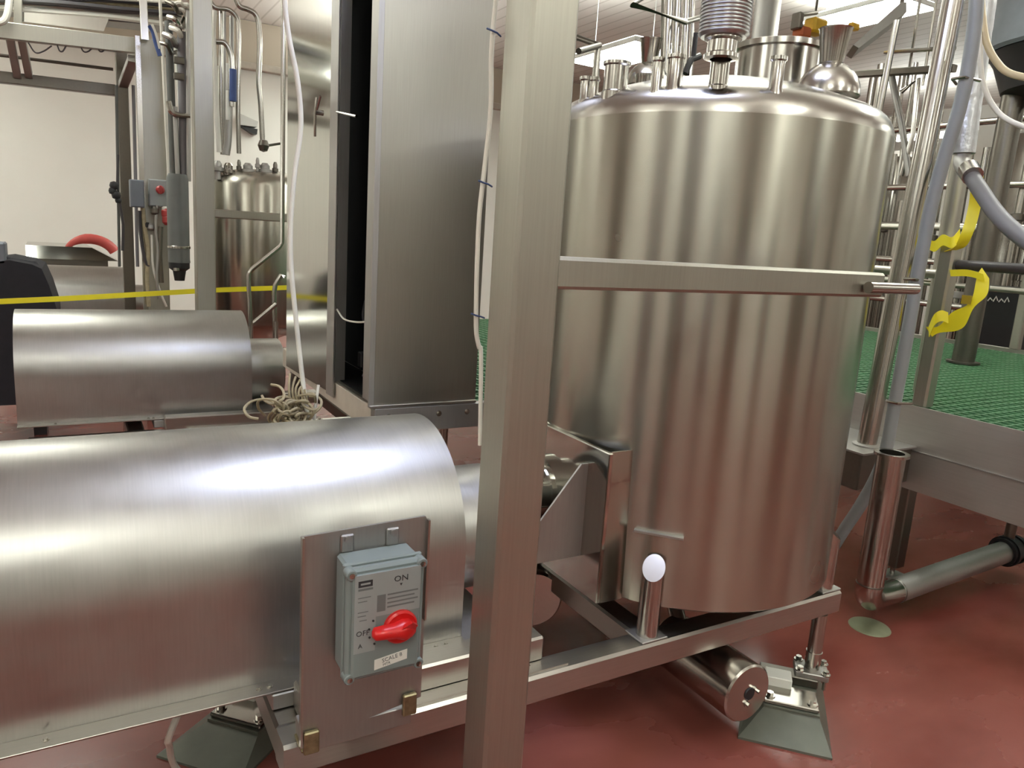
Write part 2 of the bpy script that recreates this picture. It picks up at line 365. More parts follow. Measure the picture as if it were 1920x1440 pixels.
# vent cap: half ball with a funnel neck, and a second smaller one further back
def vent(u, vb, off, s):
    n2 = Vector((TC.x, TC.y)).normalized(); d = ray(u, vb); t = (Vector((TC.x, TC.y)).length + off) / (d.x * n2.x + d.y * n2.y); p = C0 + d * t
    z = p.z - 0.02
    prof = [(0, z + 0.012), (0.03 * s, z - 0.03), (0.03 * s, z + 0.02), (0.096 * s, z + 0.022), (0.1 * s, z + 0.026)] + [(0.1 * s * math.cos(a / 12 * 1.25), z + 0.03 + 0.1 * s * math.sin(a / 12 * 1.25)) for a in range(13)] + [(0, z + 0.13 * s)]
    o = part(MB().lathe(prof[1:], (p.x, p.y, 0), 40), 'vent_ball', 'pipe_steel', T)
    zt = z + 0.03 + 0.1 * s * math.sin(1.25) - 0.004
    q = MB().lathe([(0.030 * s, zt), (0.036 * s, zt + 0.006), (0.050 * s, zt + 0.105 * s), (0.053 * s, zt + 0.11 * s), (0.047 * s, zt + 0.11 * s), (0.03 * s, zt + 0.05), (0, zt + 0.05)], (p.x, p.y, 0), 32); part(q, 'vent_funnel', 'pipe_steel', o)
vent(1550, 184, -0.03, 1.0); vent(1213, 165, 0.2, 0.8)
# corrugated hose rising from the centre nozzle
p = on_dome(1345, 172); pt = p + V(0, 0, 0.083)
hose = thing('ribbed_hose', 'silver ribbed hose rising from the top of the big tank', 'hose', pt + V(0, 0, -0.004))
part(MB().lathe([(0.03, 0), (0.047, 0.002), (0.047, 0.012), (0.04, 0.016), (0.04, 0.045), (0.05, 0.05), (0.05, 0.06), (0, 0.06)], pt, 32), 'coupling', 'pipe_steel', hose)
mb = MB(); prof = [(0, 0.055), (0.06, 0.055)]
for k in range(60): zz = 0.06 + k * 0.009; prof += [(0.066, zz), (0.0685, zz + 0.003), (0.066, zz + 0.006)]
prof += [(0.06, 0.605), (0, 0.605)]
part(mb.lathe(prof, pt, 36), 'ribbed_tube', 'hose_steel', hose)
# side pads, gussets, shaft entry
def arc_pad(z0, z1, a0, a1, th, name, mat, n=10, lab=None):
    outer = [V(TC.x + (TR + th) * math.cos(a0 + (a1 - a0) * i / n), TC.y + (TR + th) * math.sin(a0 + (a1 - a0) * i / n), 0) for i in range(n + 1)]
    inner = [V(TC.x + (TR - 0.002) * math.cos(a0 + (a1 - a0) * i / n), TC.y + (TR - 0.002) * math.sin(a0 + (a1 - a0) * i / n), 0) for i in range(n + 1)]
    ring = outer + inner[::-1]
    return part(MB().loft([[q + V(0, 0, z0) for q in ring], [q + V(0, 0, z1) for q in ring]]), name, mat, T, lab)
aA = math.atan2(1.61 - TC.y, 1.49 - TC.x)
arc_pad(0.505, 0.735, aA - 0.11, aA + 0.12, 0.006, 'support_pad', 'tank_steel')
# flat mounting plate on the shaft side
part(MB().box((1.350, 1.690, 0.50), (1.366, 2.30, 0.985), 0.003), 'mounting_plate', 'mirror_steel', T, 'polished flat plate where the shaft enters')
part(MB().prism([(1.366, 1.690, 0.50), (1.366, 1.700, 0.985), (1.45, 1.70, 0.985), (1.45, 1.690, 0.50)], (0, 0.006, 0)), 'plate_return', 'tank_steel', T)
part(MB().prism([(1.351, 1.79, 0.925), (1.351, 1.79, 0.62), (1.145, 1.79, 0.62), (1.145, 1.79, 0.705), (1.325, 1.79, 0.925)], (0, 0.007, 0)), 'gusset', 'plate_steel', T)
part(MB().prism([(1.351, 2.22, 0.925), (1.351, 2.22, 0.62), (1.145, 2.22, 0.62), (1.145, 2.22, 0.705), (1.325, 2.22, 0.925)], (0, 0.007, 0)), 'gusset', 'plate_steel', T)
mb = MB().lathe([(0.0, 0), (0.12, 0), (0.12, 0.03), (0.10, 0.035), (0.10, 0.09), (0.075, 0.095), (0.075, 0.2), (0.0, 0.2)], (1.352, 2.02, 0.765), 32, (-1, 0, 0)); part(mb, 'shaft_bearing', 'mirror_steel', T)

# ================================================================== frame under the tank
F = thing('scale_frame', 'low stainless floor frame of square beams carrying the big tank', 'frame', (1.4, 2.0, 0.0))
BZ0, BZ1, BY = 0.335, 0.42, 1.58
part(MB().rtube((0.365, BY, 0.378), (2.345, BY, 0.378), 0.085, 0.085, (0, 1, 0), 0.008), 'front_beam', 'beam_steel', F)
part(MB().rtube((0.365, 2.46, 0.378), (2.345, 2.46, 0.378), 0.085, 0.085, (0, 1, 0), 0.008), 'back_beam', 'beam_steel', F)
for x in (0.408, 1.49, 2.30):
    part(MB().rtube((x, 1.624, 0.3775), (x, 2.417, 0.3775), 0.085, 0.083, (1, 0, 0), 0.008), 'cross_beam', 'beam_steel', F)
for (x, y) in ((1.475, 1.585), (2.30, 1.585), (1.475, 2.46), (2.30, 2.46)):
    zt = 0.645
    d = Vector((TC.x - x, TC.y - y, 0)).normalized(); s_ = d.cross(V(0, 0, 1))
    rb = [V(x + 0.034 * math.cos(2 * PI * k / 28), y + 0.034 * math.sin(2 * PI * k / 28), 0.424) for k in range(28)]
    rt = [V(q.x, q.y, zt + 0.9 * ((q.x - x) * d.x + (q.y - y) * d.y)) for q in rb]
    o = part(MB().loft([rb, rt]), 'stub_leg', 'pipe_steel', F)
    part(MB().box((x - 0.05, y - 0.04, 0.421), (x + 0.05, y + 0.045, 0.428), 0.002), 'base_plate', 'plate_steel', o)
    # top shelf plate welded between pipe and tank
    part(MB().prism([V(x, y, 0.735) - s_ * 0.075 + d * 0.03, V(x, y, 0.735) + s_ * 0.075 + d * 0.03, V(x, y, 0.735) + s_ * 0.075 + d * 0.085, V(x, y, 0.735) - s_ * 0.075 + d * 0.085], (0, 0, 0.006)), 'shelf_plate', 'plate_steel', o)
def foot(x, y, ztop):                                 # swivel foot with load cell on a splayed pad, turned about 45 degrees
    fo, fl_ = _n((-0.72, -0.69, 0)), _n((0.69, -0.72, 0))
    def L(o_, l_, z): return V(x, y, 0) + fo * o_ + fl_ * l_ + V(0, 0, z)
    M = Matrix(((fl_.x, fo.x, 0, x), (fl_.y, fo.y, 0, y), (0, 0, 1, 0), (0, 0, 0, 1)))      # local (lateral, outward, z)
    def lbox(lo, hi, b=0.003): return MB().box(lo, hi, b).rot(M)
    o = part(MB().cyl((x, y, ztop), (x, y, 0.118), 0.026, 24).cyl((x, y, 0.185), (x, y, 0.14), 0.0285, 24), 'leg', 'pipe_steel', F)
    part(lbox((-0.06, -0.05, 0.095), (0.055, 0.05, 0.118)), 'foot_plate', 'plate_steel', o)
    for (a, b) in ((-1, -1), (1, -1), (1, 1), (-1, 1)):
        mb = MB(); c_ = L(b * 0.037, a * 0.044, 0); mb.cyl(c_ + V(0, 0, 0.06), c_ + V(0, 0, 0.125), 0.007, 10); bolt(mb, c_ + V(0, 0, 0.1182), (0, 0, 1), 0.011, 0.016)
        part(mb, 'foot_bolt', 'pipe_steel', o)
    part(lbox((-0.17, 0.10, 0.0675), (0.01, 0.215, 0.082)), 'base_bar', 'pipe_steel', o)
    part(lbox((-0.165, 0.05, 0.0675), (-0.075, 0.12, 0.115)), 'load_cell', 'white_label', o)
    part(lbox((-0.18, 0.0, 0.068), (0.02, 0.06, 0.10)), 'cell_block', 'dark_steel', o)
    for l_ in (-0.15, -0.01):
        mb = MB(); bolt(mb, L(0.185, l_, 0.082), (0, 0, 1), 0.012, 0.014); part(mb, 'pad_bolt', 'pipe_steel', o)
    b0 = [L(-0.10, -0.22, 0), L(-0.10, 0.06, 0), L(0.354, 0.045, 0), L(0.354, -0.25, 0)]
    t0 = [L(-0.06, -0.17, 0), L(-0.06, 0.02, 0), L(0.225, 0.012, 0), L(0.225, -0.17, 0)]
    part(MB().loft([b0, [q + V(0, 0, 0.008) for q in b0], [q + V(0, 0, 0.058) for q in t0], [q + V(0, 0, 0.0665) for q in t0]]), 'base_pad', 'pad_grey', o, smooth=0)
foot(2.28, 1.565, 0.335); foot(0.575, 2.265, 0.42)
# canister under the beam (valve actuator) and a round flange further left
c0 = V(1.815, 1.455, 0.205)
K = thing('valve_actuator', 'polished stainless cylinder hanging under the tank frame beside the right foot', 'actuator', c0 + V(0, 0, -0.1))
part(MB().lathe([(0, 0), (0.093, 0), (0.099, 0.006), (0.099, 0.36), (0.09, 0.37), (0, 0.37)], c0, 48, (0, 1, 0)), 'body', 'pipe_steel', K)
part(MB().lathe([(0.0, -0.004), (0.02, -0.004), (0.022, 0.001), (0, 0.001)], c0 + V(0.005, 0, 0.0), 20, (0, 1, 0)), 'end_port', 'black_rubber', K)
mb = MB(); bolt(mb, c0 + V(0.0, 0, -0.035), (0, -1, 0), 0.008, 0.012); part(mb, 'end_screw', 'pipe_steel', K)
mb = MB(); bolt(mb, c0 + V(0.03, 0, 0.01), (0, -1, 0), 0.006, 0.02); part(mb, 'end_screw', 'pipe_steel', K)
part(MB().cyl(c0 + V(0.0, 0.32, 0.05), V(1.87, 1.95, 0.42), 0.03, 20), 'stem', 'pipe_steel', K)
solo(MB().tube(cr([V(1.86, 1.74, 0.30), V(2.0, 1.80, 0.26), V(2.12, 1.86, 0.31), V(2.25, 1.95, 0.40)], 8), 0.006, 8), 'thin_cable', 'cream_hose', 'thin beige cable looping below the tank to the frame', 'cable')
c1 = AY(1000, 1125, 2.1)
K2 = thing('outlet_flange', 'round reddish-reflecting flange below the mixer shaft just right of the foreground post', 'flange', c1 + V(0, 0, -0.1))
part(MB().lathe([(0, 0), (0.10, 0), (0.108, 0.01), (0.108, 0.03), (0.09, 0.035), (0.09, 0.2), (0, 0.2)], c1, 40, _n((0.35, 0.9, 0.0))), 'disc', 'pipe_steel', K2)
part(MB().lathe([(0, 0), (0.04, 0), (0.04, 0.06), (0, 0.06)], c1 + V(0.04, 0.1, 0.05), 24, (0, 0, 1)), 'neck', 'pipe_steel', K2)

# ================================================================== motor guard + base (unit 1), copied for unit 2
GY, GZ, GR, GX0, GX1, GB = 2.06, 0.715, 0.325, -0.27, 0.91, 0.47
def motor_guard():
    g = thing('motor_guard', 'large rounded stainless motor guard in the left foreground', 'motor guard', ((GX0 + GX1) / 2, GY, GB - 0.005), 'rounded motor guards')
    def prof(x, r):
        pr = [V(x, GY - r, GB)]
        for k in range(41): a = PI - PI * k / 40; pr.append(V(x, GY + r * math.cos(a), GZ + r * math.sin(a)))
        pr.append(V(x, GY + r, GB)); return pr
    th = 0.004
    outer0 = prof(GX0, GR); inner0 = prof(GX0, GR - th)
    r0_ = outer0 + inner0[::-1]; sh = V(GX1 - GX0, 0, 0)
    xs = [0, 0.25, 0.5, 0.75, 1]
    part(MB().loft([[p + sh * x for p in r0_] for x in xs]), 'shell', 'guard_steel', g, smooth=50)
    mb = MB(); rr = [p for p in prof(GX0, GR - th - 0.001)]
    mb.prism([p + V(0.03, 0, 0) for p in rr], (0.004, 0, 0)); part(mb, 'end_plate', 'plate_steel', g)
    part(MB().prism([p + V(GX1 - GX0 - 0.03, 0, 0) for p in rr], (0.004, 0, 0)), 'end_plate', 'plate_steel', g)
    for sg in (-1, 1):
        part(MB().box((GX0, min(GY + sg * GR, GY + sg * (GR + 0.052)), GB - 0.004), (GX1, max(GY + sg * GR, GY + sg * (GR + 0.052)), GB + 0.001), 0.001), 'flange', 'beam_steel', g)
    for x in (-0.1, 0.345, 0.37, 0.82, 0.85):
        mb = MB(); bolt(mb, (x, GY - GR - 0.026, GB + 0.001), (0, 0, 1), 0.005, 0.006); part(mb, 'bolt', 'pipe_steel', g)
    part(MB().lathe([(0, 0), (0.195, 0), (0.195, 0.235), (0.185, 0.245), (0, 0.245)], (GX1 - 0.02, GY - 0.02, 0.670), 48, (1, 0, 0)), 'shaft_housing', 'guard_steel', g)
    return g
G1 = motor_guard()
G2 = cp(G1, (-0.03, 2.80, 0), 'rounded stainless motor guard behind the yellow tape, left of the cable hank')
def mixer_base(dy, dx, lab, g):
    t = thing('mixer_base', lab, 'machine base', (0.4 + dx, GY + dy, 0.40), 'mixer bases')
    part(MB().box((0.37 + dx, 1.68 + dy, 0.4215), (1.06 + dx, 2.42 + dy, 0.464), 0.003), 'deck', 'plate_steel', t)
    part(MB().box((0.42 + dx, 1.598 + dy, 0.422), (1.105 + dx, 1.678 + dy, 0.497), 0.006), 'rail_channel', 'beam_steel', t)
    part(MB().box((0.53 + dx, 1.552 + dy, 0.4205), (1.16 + dx, 1.596 + dy, 0.426)), 'slide_strip', 'beam_steel', t)
    return t
mixer_base(0, 0, 'flat stainless base plate under the large foreground motor guard', 0)

def frame2():
    t = thing('floor_frame', 'stainless floor frame under the second motor guard', 'frame', (0.3, 4.86, 0))
    part(MB().rtube((-0.25, 4.42, 0.378), (2.3, 4.42, 0.378), 0.085, 0.085, (0, 1, 0)), 'front_beam', 'beam_steel', t)
    part(MB().rtube((-0.25, 5.26, 0.378), (2.3, 5.26, 0.378), 0.085, 0.085, (0, 1, 0)), 'back_beam', 'beam_steel', t)
    for x in (0.25, 1.5): part(MB().rtube((x, 4.463, 0.378), (x, 5.217, 0.378), 0.085, 0.083, (1, 0, 0)), 'cross_beam', 'dark_steel', t)
    for x in (0.25, 2.1):
        for y in (4.42, 5.26): part(MB().cyl((x, y, 0.0), (x, y, 0.336), 0.03, 20), 'leg', 'pipe_steel', t)
frame2()
mixer_base(2.80, -0.03, 'flat stainless base plate under the second motor guard', 0)

# ================================================================== switch on its plate
PY = 1.49
PL = thing('switch_plate', 'upright steel mounting plate clamped to the frame behind the grey switch', 'mounting plate', (0.535, PY, 0.42))
part(MB().prism([(0.388, PY, 0.450), (0.680, PY, 0.492), (0.680, PY, 0.945), (0.672, PY, 0.957), (0.655, PY, 0.957), (0.388, PY, 0.949)], (0, 0.006, 0)), 'plate', 'plate_steel', PL)
part(MB().box((0.388, PY - 0.010, 0.450), (0.393, PY, 0.949)), 'side_lip', 'beam_steel', PL)
part(MB().box((0.675, PY - 0.012, 0.70), (0.680, PY, 0.95)), 'side_lip', 'beam_steel', PL)
for x in (0.395, 0.63):
    zc_ = 0.446 + (x - 0.395) * 0.12
    part(MB().box((x, PY + 0.007, zc_ - 0.024), (x + 0.04, PY + 0.075, zc_ - 0.016), 0.002).box((x, PY - 0.014, zc_ - 0.016), (x + 0.035, PY - 0.0015, zc_ + 0.04), 0.003), 'clamp', 'brass', PL)
part(MB().box((0.40, PY + 0.0065, 0.4215), (0.66, 1.575, 0.47), 0.002), 'clamp_bar', 'plate_steel', PL)
SW = thing('disconnect_switch', 'grey plastic disconnect switch box with red rotary handle', 'switch', (0.545, 1.44, 0.64))
sx0, sx1, sz0, sz1, sf, sb = 0.457, 0.635, 0.640, 0.905, 1.387, 1.488
part(MB().box((sx0 + 0.006, sf + 0.035, sz0 + 0.004), (sx1 - 0.006, sb, sz1 - 0.003), 0.006).box((sx0, sf + 0.03, sz0), (sx1, sf + 0.04, sz1), 0.003), 'body', 'grey_box', SW)
CV = part(MB().box((sx0 + 0.002, sf + 0.008, sz0 + 0.002), (sx1 - 0.002, sf + 0.029, sz1 - 0.004), 0.006).box((sx0 + 0.012, sf, sz0 + 0.012), (sx1 - 0.012, sf + 0.01, sz1 - 0.014), 0.005), 'cover', 'grey_box', SW)
for (x, z) in ((sx0 + 0.01, sz0 + 0.012), (sx1 - 0.01, sz0 + 0.012), (sx0 + 0.01, sz1 - 0.014), (sx1 - 0.01, sz1 - 0.014)):
    o = part(MB().lathe([(0.012, 0.02), (0.012, -0.004), (0.010, -0.006), (0, -0.006)], (x, sf + 0.008, z), 20, (0, 1, 0)), 'screw_boss', 'grey_box', SW)
    part(MB().lathe([(0.006, 0), (0.006, -0.008), (0, -0.009)], (x, sf + 0.008, z), 14, (0, 1, 0)), 'screw', 'pipe_steel', o)
for x in (0.487, 0.592):
    part(MB().box((x - 0.015, PY - 0.007, 0.90), (x + 0.015, PY, 0.942), 0.003).lathe([(0.008, 0), (0.008, -0.012), (0, -0.013)], (x, PY, 0.932), 12, (0, 1, 0)), 'mounting_tab', 'plate_steel', SW)
y_ = sf - 0.0006
NP = part(MB().prism([(0.473, y_, 0.890), (0.620, y_, 0.890), (0.620, y_, 0.790), (0.520, y_, 0.790), (0.520, y_, 0.712), (0.473, y_, 0.712)][::-1], (0, 0.0012, 0)), 'nameplate', 'grey_sticker', SW, 'silver grey printed nameplate')
yy = y_ - 0.0004
part(MB().box((0.480, yy, 0.863), (0.511, y_, 0.877)), 'logo_block', 'dark_print', NP)
part(MB().box((0.485, yy - 0.0004, 0.868), (0.506, yy, 0.872)), 'logo_bar', 'grey_sticker', NP)
mb = MB()
for (a, b, z, h) in ((0.480, 0.512, 0.855, 0.0045), (0.480, 0.508, 0.838, 0.002), (0.480, 0.500, 0.829, 0.002), (0.480, 0.503, 0.805, 0.002), (0.480, 0.498, 0.796, 0.002), (0.484, 0.500, 0.786, 0.002)): mb.box((a, yy, z), (b, y_, z + h))
for k in range(4): mb.box((0.545, yy, 0.834 - k * 0.0095), (0.615 - 0.008 * (k % 2), y_, 0.8375 - k * 0.0095))
part(mb, 'fine_print', 'mid_print', NP)
part(MB().box((0.522, yy, 0.800), (0.541, y_, 0.838)), 'print_block', 'mid_print', NP)
text('ON', 'lettering', 'dark_print', NP, (0.575, yy, 0.868), 0.019, (1, 0, 0), (0, 0, 1), 0.0003, 1.1)
part(MB().prism([(0.572, yy, 0.857), (0.578, yy, 0.857), (0.575, yy, 0.851)], (0, 0.0004, 0)), 'on_arrow', 'dark_print', NP)
text('OFF', 'lettering', 'dark_print', NP, (0.492, yy, 0.757), 0.017, (1, 0, 0), (0, 0, 1), 0.0003)
text('A', 'lettering', 'dark_print', NP, (0.487, yy, 0.728), 0.014, (1, 0, 0), (0, 0, 1), 0.0003)
mb = MB()
for k in range(4): a = math.radians(150 + 22 * k); mb.lathe([(0.0025, 0), (0.0025, -0.002), (0, -0.002)], (0.575 + 0.07 * math.cos(a), sf - 0.0004, 0.757 + 0.05 * math.sin(a)), 8, (0, 1, 0))
part(mb, 'dial_marks', 'dark_print', SW)
HB = part(MB().lathe([(0.038, 0), (0.038, -0.008), (0.034, -0.012), (0, -0.012)], (0.575, sf, 0.757), 32, (0, 1, 0)), 'rotary_handle', 'red_plastic', SW, 'red rotary handle turned to off')
def hring(t, y): # handle grip cross-section, long axis to the left
    pr = []
    return pr
grip = []
for (x, hw, yb, yt) in ((0.508, 0.006, 0.012, 0.022), (0.513, 0.013, 0.010, 0.030), (0.535, 0.0145, 0.010, 0.033), (0.556, 0.016, 0.010, 0.036), (0.575, 0.022, 0.010, 0.040), (0.590, 0.020, 0.010, 0.036), (0.602, 0.012, 0.010, 0.028), (0.607, 0.005, 0.011, 0.018)):
    zc = 0.757 + (0.575 - x) * 0.02
    grip.append([V(x, sf - yb, zc - hw), V(x, sf - (yb + yt) / 2, zc - hw * 0.95), V(x, sf - yt, zc - hw * 0.55), V(x, sf - yt - 0.001, zc), V(x, sf - yt, zc + hw * 0.55), V(x, sf - (yb + yt) / 2, zc + hw * 0.95), V(x, sf - yb, zc + hw)])
part(MB().loft(grip), 'grip', 'red_plastic', HB, smooth=60)
part(MB().prism([V(0.560, sf - 0.034, 0.764), V(0.585, sf - 0.048, 0.785), V(0.604, sf - 0.034, 0.768), V(0.590, sf - 0.030, 0.752)], (0, 0.012, 0)), 'lock_slide', 'red_plastic', HB)
LB = part(MB().prism([(0.520, y_ - 0.0004, 0.664), (0.595, y_ - 0.0004, 0.674), (0.595, y_ - 0.0004, 0.697), (0.520, y_ - 0.0004, 0.688)], (0, 0.001, 0)), 'tag', 'white_label', SW, 'white stick-on tag')
text('SCALE 8', 'lettering', 'mid_print', LB, (0.560, y_ - 0.0008, 0.685), 0.013, (1, 0, 0.13), (-0.13, 0, 1), 0.0003, 1.0)
text('MTR', 'lettering', 'mid_print', LB, (0.548, y_ - 0.0008, 0.673), 0.009, (1, 0, 0.13), (-0.13, 0, 1), 0.0003, 1.0)

# ================================================================== support post with cross brace
def post(name, rx, ry, s, lab, zt, brace):
    t = thing(name, lab, 'post', (rx + s / 2, ry + s / 2, 0), 'square support posts')
    part(MB().rtube((rx + s / 2, ry + s / 2, 0.006), (rx + s / 2, ry + s / 2, zt), s, s, (1, 0, 0), 0.007, 1), 'upright', 'post_steel', t, smooth=30)
    part(MB().box((rx - 0.05, ry - 0.05, 0), (rx + s + 0.05, ry + s + 0.05, 0.008), 0.002), 'base_plate', 'plate_steel', t)
    x1, z, h = brace
    part(MB().rtube((rx + s + 0.0, ry + s * 0.5, z), (x1, ry + s * 0.5, z), 0.05, h, (0, 1, 0), 0.006), 'cross_brace', 'post_steel', t)
    return t
PX, PYY, PS = 0.642, 1.10, 0.0925
P1 = post('support_post', PX, PYY, PS, 'thick square stainless post in the centre foreground with cross brace over the tank', CEIL - 0.002, (1.68, 1.541, 0.058))
part(MB().cyl((1.60, 1.105, 1.536), (1.785, 1.105, 1.536), 0.0135, 20), 'end_rod', 'pipe_steel', P1)
part(MB().box((PX + PS - 0.001, PYY + 0.006, 0.78), (PX + PS + 0.002, PYY + PS - 0.006, 0.781)), 'weld_line', 'pipe_steel', P1)
P2 = post('support_post', 0.689, 5.35, 0.12, 'square stainless post at the left between the wireway and the small tank', CEIL - 0.002, (1.30, 1.625, 0.056))
# cable tied to the post
cab_pts = [(932, -20), (928, 20), (924, 60), (921, 110), (921, 180), (917, 240), (908, 320), (899, 400), (895, 480), (893, 560), (893, 620), (898, 650), (902, 668)]
wc = thing('tied_cable', 'white cable tied along the left edge of the centre post', 'cable', AY(902, 668, 1.235))
part(MB().tube(cr([AY(u, v, 1.212) for u, v in cab_pts] + [V(PX + 0.004, 1.198, 1.21)], 6), 0.0042, 10), 'cable', 'white_cable', wc)
for (u, v) in ((924, 58), (908, 342), (894, 590)):
    q = AY(u, v, 1.209); part(MB().tube([q + V(-0.012, 0, 0.002), q + V(-0.004, -0.005, -0.001), q + V(0.006, -0.005, -0.003), q + V(0.016, 0, -0.006)], 0.0016, 6), 'cable_tie', 'blue_tie', wc)

# ================================================================== platforms
def bars(mb, x0, x1, y0, y1, z0, z1, pitch, w_):
    n = int(round((x1 - x0) / pitch))
    for i in range(n + 1): x = x0 + (x1 - x0) * i / n; mb.box((x - w_ / 2, y0, z0), (x + w_ / 2, y1, z1))
    n = int(round((y1 - y0) / pitch))
    for i in range(n + 1): y = y0 + (y1 - y0) * i / n; mb.box((x0, y - w_ / 2, z0), (x1, y + w_ / 2, z1 - 0.0006))
FX = 3.57
PA = thing('grating_platform', 'raised steel platform with green grating right of the big tank', 'platform', (5.2, 3.2, 0))
part(MB().box((FX - 0.008, 0.6, 0.685), (FX, 3.05, 0.905)).box((FX - 0.012, 0.6, 0.487), (FX - 0.002, 3.05, 0.684)), 'fascia', 'fascia_steel', PA)
part(MB().box((FX - 0.016, 0.6, 0.680), (FX - 0.009, 3.05, 0.687)), 'fascia_seam', 'plate_steel', PA)
mb = MB(); bars(mb, FX + 0.01, 6.85, 0.6, 6.6, 0.868, 0.90, 0.062, 0.012); part(mb, 'grating', 'green_grating', PA, 'green moulded grating', 0, 'stuff')
part(MB().box((6.86, 0.6, 0.82), (6.90, 6.6, 0.935), 0.003), 'edge_beam', 'beam_steel', PA)
for (x, y) in ((3.60, 2.10), (3.60, 0.75), (6.8, 2.1), (6.8, 5.5), (5.0, 6.5)):
    o = part(MB().rtube((x, y, 0.06), (x, y, 0.486 if x < 4 else 0.82), 0.075, 0.075, (1, 0, 0), 0.006), 'leg', 'dark_steel', PA)
    part(MB().cyl((x, y, 0.012), (x, y, 0.06), 0.012, 12), 'screw', 'pipe_steel', o)
    part(MB().box((x - 0.06, y - 0.05, 0), (x + 0.06, y + 0.05, 0.012), 0.002), 'foot_plate', 'plate_steel', o)
part(MB().box((3.16, 2.08, 0.52), (FX - 0.013, 2.48, 0.70), 0.006), 'bracket_box', 'dark_steel', PA)
part(MB().box((3.14, 2.06, 0.7005), (FX - 0.014, 2.50, 0.712), 0.002), 'bracket_plate', 'plate_steel', PA)
PB = thing('rear_platform', 'green grating platform behind the big tank carrying the cabinet', 'platform', (2.2, 4.5, 0))
part(MB().box((1.0, 2.75, 0.79), (FX - 0.02, 2.79, 0.895), 0.003), 'front_channel', 'plate_steel', PB)
part(MB().box((1.0, 2.791, 0.79), (1.03, 4.28, 0.895), 0.003), 'side_channel', 'trim_beige', PB)
mb = MB(); bars(mb, 1.04, FX - 0.02, 2.80, 4.28, 0.865, 0.897, 0.06, 0.012); bars(mb, 1.75, FX - 0.02, 4.30, 5.6, 0.865, 0.897, 0.06, 0.012); part(mb, 'grating', 'green_grating', PB, 'green moulded grating', 0, 'stuff')
for (x, y) in ((1.06, 2.84), (1.06, 4.2), (3.4, 2.84), (3.4, 5.5)): part(MB().rtube((x, y, 0), (x, y, 0.789), 0.06, 0.06, (1, 0, 0)), 'leg', 'dark_steel', PB)
for x in (1.06, 1.28, 1.41):
    mb = MB(); bolt(mb, (x, 2.75, 0.86), (0, -1, 0), 0.008, 0.01); part(mb, 'channel_bolt', 'pipe_steel', PB)

# ================================================================== control cabinet
CBX0, CBX1, CBY0, CBY1, CBZ0, CBZ1 = 1.0, 1.452, 2.76, 4.20, 0.905, 2.75
CB = thing('control_cabinet', 'tall stainless control cabinet with an open dark gap, standing left of the centre post', 'cabinet', (1.22, 3.4, 0.898))
part(MB().box((CBX0, CBY0, CBZ0), (CBX1, CBY0 + 0.004, CBZ1)), 'side_panel', 'cabinet_steel', CB)
part(MB().box((CBX1 - 0.004, CBY0 + 0.005, CBZ0), (CBX1, CBY1, CBZ1)), 'back_panel', 'cabinet_steel', CB)
part(MB().box((CBX0, CBY1 - 0.004, CBZ0), (CBX1 - 0.005, CBY1, CBZ1)), 'side_panel', 'cabinet_steel', CB)
part(MB().box((CBX0, CBY0 + 0.005, CBZ1 - 0.004), (CBX1 - 0.005, CBY1 - 0.005, CBZ1)), 'roof', 'cabinet_steel', CB)
part(MB().box((CBX0, CBY0 + 0.005, CBZ0 - 0.006), (CBX1 - 0.005, CBY1 - 0.005, CBZ0)), 'bottom_panel', 'cabinet_steel', CB)
part(MB().box((CBX0 + 0.02, CBY0 + 0.006, CBZ0 + 0.001), (CBX1 - 0.006, CBY0 + 0.010, CBZ1 - 0.006)).box((CBX0 + 0.20, CBY0 + 0.011, CBZ0 + 0.001), (CBX0 + 0.21, CBY1 - 0.006, CBZ1 - 0.006)).box((CBX0 + 0.02, CBY0 + 0.012, CBZ0 + 0.001), (CBX0 + 0.19, CBY1 - 0.006, CBZ0 + 0.004)), 'shade_lining', 'interior_shade', CB)  # black sheets put the cabinet's interior shade into the colour
part(MB().box((CBX0 - 0.022, CBY0, CBZ0 - 0.005), (CBX0 - 0.0005, CBY0 + 0.012, CBZ1)).box((CBX0 - 0.022, CBY0 + 0.0125, CBZ0 + 0.02), (CBX0 - 0.010, CBY0 + 0.075, CBZ1)), 'edge_flange', 'plate_steel', CB)
part(MB().box((CBX0 - 0.02, CBY0 - 0.012, CBZ0 - 0.008), (CBX1, CBY0 - 0.001, CBZ0 + 0.004), 0.002), 'drip_edge', 'beam_steel', CB)
# door, hinged at the far side and standing a little ajar
dz0, dz1 = 0.840, 2.74
d0 = V(0.960, 4.02, 0); d1 = V(0.996, 3.27, 0); dd = (d1 - d0).normalized(); dn = V(-dd.y, dd.x, 0)
if dn.x > 0: dn = -dn
DR = part(MB().prism([d0 + V(0, 0, dz0), d1 + V(0, 0, dz0), d1 + V(0, 0, dz1), d0 + V(0, 0, dz1)], dn * 0.003), 'door', 'mirror_steel', CB, 'polished cabinet door standing ajar')
part(MB().prism([d1 + dn * 0.004 - dd * 0.09 + V(0, 0, dz0 - 0.01), d1 + dn * 0.004 + dd * 0.004 + V(0, 0, dz0 - 0.01), d1 + dn * 0.004 + dd * 0.004 + V(0, 0, dz1), d1 + dn * 0.004 - dd * 0.09 + V(0, 0, dz1)], dn * 0.006).prism([d1 + dd * 0.001 + V(0, 0, 0.905), d1 + dd * 0.004 + V(0, 0, 0.905), d1 + dd * 0.004 + V(0, 0, dz1), d1 + dd * 0.001 + V(0, 0, dz1)], -dn * 0.045), 'door_edge', 'plate_steel', DR)
hp = AX(606, 212, 0.965)
